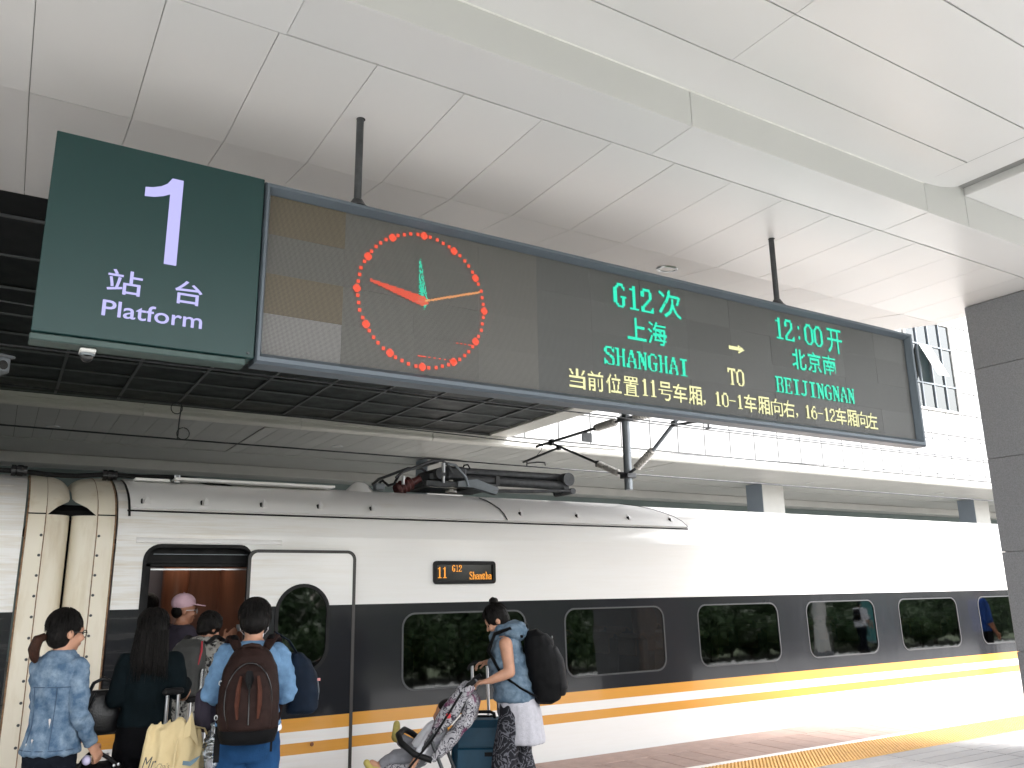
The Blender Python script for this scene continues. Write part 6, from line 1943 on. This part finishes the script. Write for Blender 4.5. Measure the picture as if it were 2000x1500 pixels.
# ------------------------------------------------------------------ people mirrored in or seen through the windows
def bystander(label, loc, head, h, top, trousers, short=True, fine=.013, lean=0, skin=SKIN2):
    q = Person(label, loc, head, h, lean, 0, 8, 1.08, skin, fine=fine)
    q.arm(1, (.25, 0, 1.08), (.20, .2, 1.02)); q.arm(-1, (-.25, 0, 1.08), (-.24, .1, .86))
    q.body()
    mb = MB(); q.torso(mb, .84, 1.405, .03); q.armmesh(mb, .025, .05 if short else .9)
    q.cloth('shirt', mb, top, .007, 11, voxel=.015, seed=51)
    mb = MB(); q.torso(mb, .79, .92, .016); q.legmesh(mb, .018, .97, .01)
    q.cloth('trousers', mb, trousers, .004, 11, voxel=.015, seed=52)
    q.hair(q.cap_hair(MB(), .010), seed=53)
    return q
bystander('man in a royal blue shirt mirrored in the window beside the granite pillar', (15.9, 6.15, 0), 60, 1.72, fabric('royal_blue_cotton', (.02, .07, .30), .15), BLACKC)
q = bystander('woman in a white top mirrored small in the fourth window', (22.8, -1.6, 0), 90, 1.62, WHITEC, DENIM_D)
bb = empty('backpack', 'small black backpack on the woman in white mirrored in the fourth window', 'backpack', q.loc, R(-90))
part('main_bag', sack([(.98, .10, .06, 0, -.2), (1.0, .13, .09, 0, -.2), (1.2, .13, .09, 0, -.2), (1.34, .08, .05, 0, -.19)], 20), BACKBK, bb, 60)
part('shoulder_strap', MB().tube([(.1, -.14, 1.3), (.11, -.02, 1.41), (.12, .09, 1.34), (.13, .1, 1.15)], .018, 6).tube([(-.1, -.14, 1.3), (-.11, -.02, 1.41), (-.12, .09, 1.34), (-.13, .1, 1.15)], .018, 6), BACKBK, bb, 60)
ab = empty('notice_board', 'teal notice board mirrored in the fourth train window', 'notice board', (24.3, -2.2, 0), R(180))
part('board', MB().box((-.55, -.03, .35), (.55, .03, 1.95), .01), mat('teal_board', (.03, .20, .20), .4, var=.08, scale=2), ab)
part('frame', MB().box((-.58, -.025, 1.951), (.58, .025, 2.0)).box((-.58, -.025, .30), (.58, .025, .349)), M['alu'], ab)
for sx in (-.5, .5):
    part('leg', MB().box((sx-.03, -.024, 0), (sx+.03, .024, .299)), M['alu'], ab)
bystander('passenger in black standing inside the train behind the third window', (8.05, 8.55, 0.02), 200, 1.68, BLACKC, BLACKC)
bystander('passenger in a rust red shirt inside the train behind the third window', (7.55, 9.0, 0.02), 150, 1.70, fabric('rust_red_cotton', (.16, .035, .02), .15), BLACKC)

# ================================================================== shrubs and trees on the lawn behind the photographer
LEAF = mat('green_leaf', (.075, .135, .05), .55, var=.45, scale=3, rnd=.12)
BARK = mat('bark', (.10, .075, .05), .9, var=.3, scale=10, bump=.5, bscale=20)
def leaves(n, blobs, size, seed):
    rs = np.random.RandomState(seed)
    q = MB()
    vs_, fs_ = [], []
    for i in range(n):
        c, r_ = blobs[rs.randint(len(blobs))]
        d = rs.normal(size=3); d /= np.linalg.norm(d)
        rad = rs.uniform(.55, 1.0)**.5
        pnt = np.array(c)+d*np.array(r_)*rad
        u = rs.normal(size=3); u /= np.linalg.norm(u)
        v = np.cross(u, d+rs.normal(size=3)*.5); v /= max(1e-6, np.linalg.norm(v))
        s_ = size*rs.uniform(.6, 1.3)
        b0 = len(vs_)
        vs_ += [tuple(pnt-u*s_), tuple(pnt+v*s_*.45), tuple(pnt+u*s_), tuple(pnt-v*s_*.45)]
        fs_.append((b0, b0+1, b0+2, b0+3))
    q.v, q.f = vs_, fs_
    return q
rs = np.random.RandomState(4)
shrub_me = []
for s_ in range(2):
    bl_ = [((rs.uniform(-.9, .9), rs.uniform(-.5, .5), rs.uniform(.4, 1.5)), (.55, .5, .5)) for _ in range(10)]
    shrub_me.append(leaves(5200, bl_, .07, s_).mesh('foliage'))
stem_me = MB().tube([(0, 0, -.1), (.05, 0, .6), (0, .05, 1.3)], [.06, .05, .02], 8).tube([(0, 0, .1), (.4, .1, .9)], [.04, .015], 6).tube([(0, 0, .1), (-.45, -.05, .95)], [.04, .015], 6).mesh('stem', 60)
for i in range(25):
    o = empty('shrub', 'dense green shrub in the hedge on the lawn, mirrored in the train windows', 'shrub', (-7+1.75*i, -4.6+rs.uniform(-.25, .25), -.12), rs.uniform(0, 6), 'hedge shrubs behind the platform')
    sc_ = rs.uniform(.95, 1.15)
    o.scale = (sc_, sc_, sc_*1.0)
    link('foliage', shrub_me[i % 2], LEAF, o); link('stem', stem_me, BARK, o)
for i in range(20):  # rear row added to close sky gaps in the window reflections
    o = empty('shrub', 'taller shrub of an added rear hedge row that darkens the window reflections', 'shrub', (-8+2.3*i, -6.6+rs.uniform(-.3, .3), -.12), rs.uniform(0, 6), 'added rear hedge shrubs behind the platform')
    sc_ = rs.uniform(1.45, 1.7)
    o.scale = (sc_, sc_, sc_)
    link('foliage', shrub_me[(i+1) % 2], LEAF, o); link('stem', stem_me, BARK, o)
tree_me = []
for s_ in range(2):
    bl_ = [((rs.uniform(-1.8, 1.8), rs.uniform(-1.8, 1.8), rs.uniform(3.2, 7.0)), (1.1, 1.1, .8)) for _ in range(18)]
    tree_me.append(leaves(9000, bl_, .16, 20+s_).mesh('crown'))
tr_me = MB().tube([(0, 0, -.2), (.05, 0, 1.5), (0, .1, 3.2), (.1, 0, 5.5)], [.22, .17, .13, .05], 10).tube([(0, .05, 2.4), (.9, .3, 4.0), (1.4, .4, 5.2)], [.09, .06, .02], 8).tube([(0, .05, 2.7), (-.8, -.4, 4.3), (-1.3, -.5, 5.6)], [.08, .05, .02], 8).mesh('trunk', 60)
for i in range(8):
    o = empty('tree', 'leafy green tree on the lawn beyond the hedge, mirrored in the train', 'tree', (-10+7*i, -24+rs.uniform(-2, 2), -.12), rs.uniform(0, 6), 'trees behind the platform')
    sc_ = rs.uniform(.9, 1.2); o.scale = (sc_, sc_, sc_)
    link('crown', tree_me[i % 2], LEAF, o); link('trunk', tr_me, BARK, o)
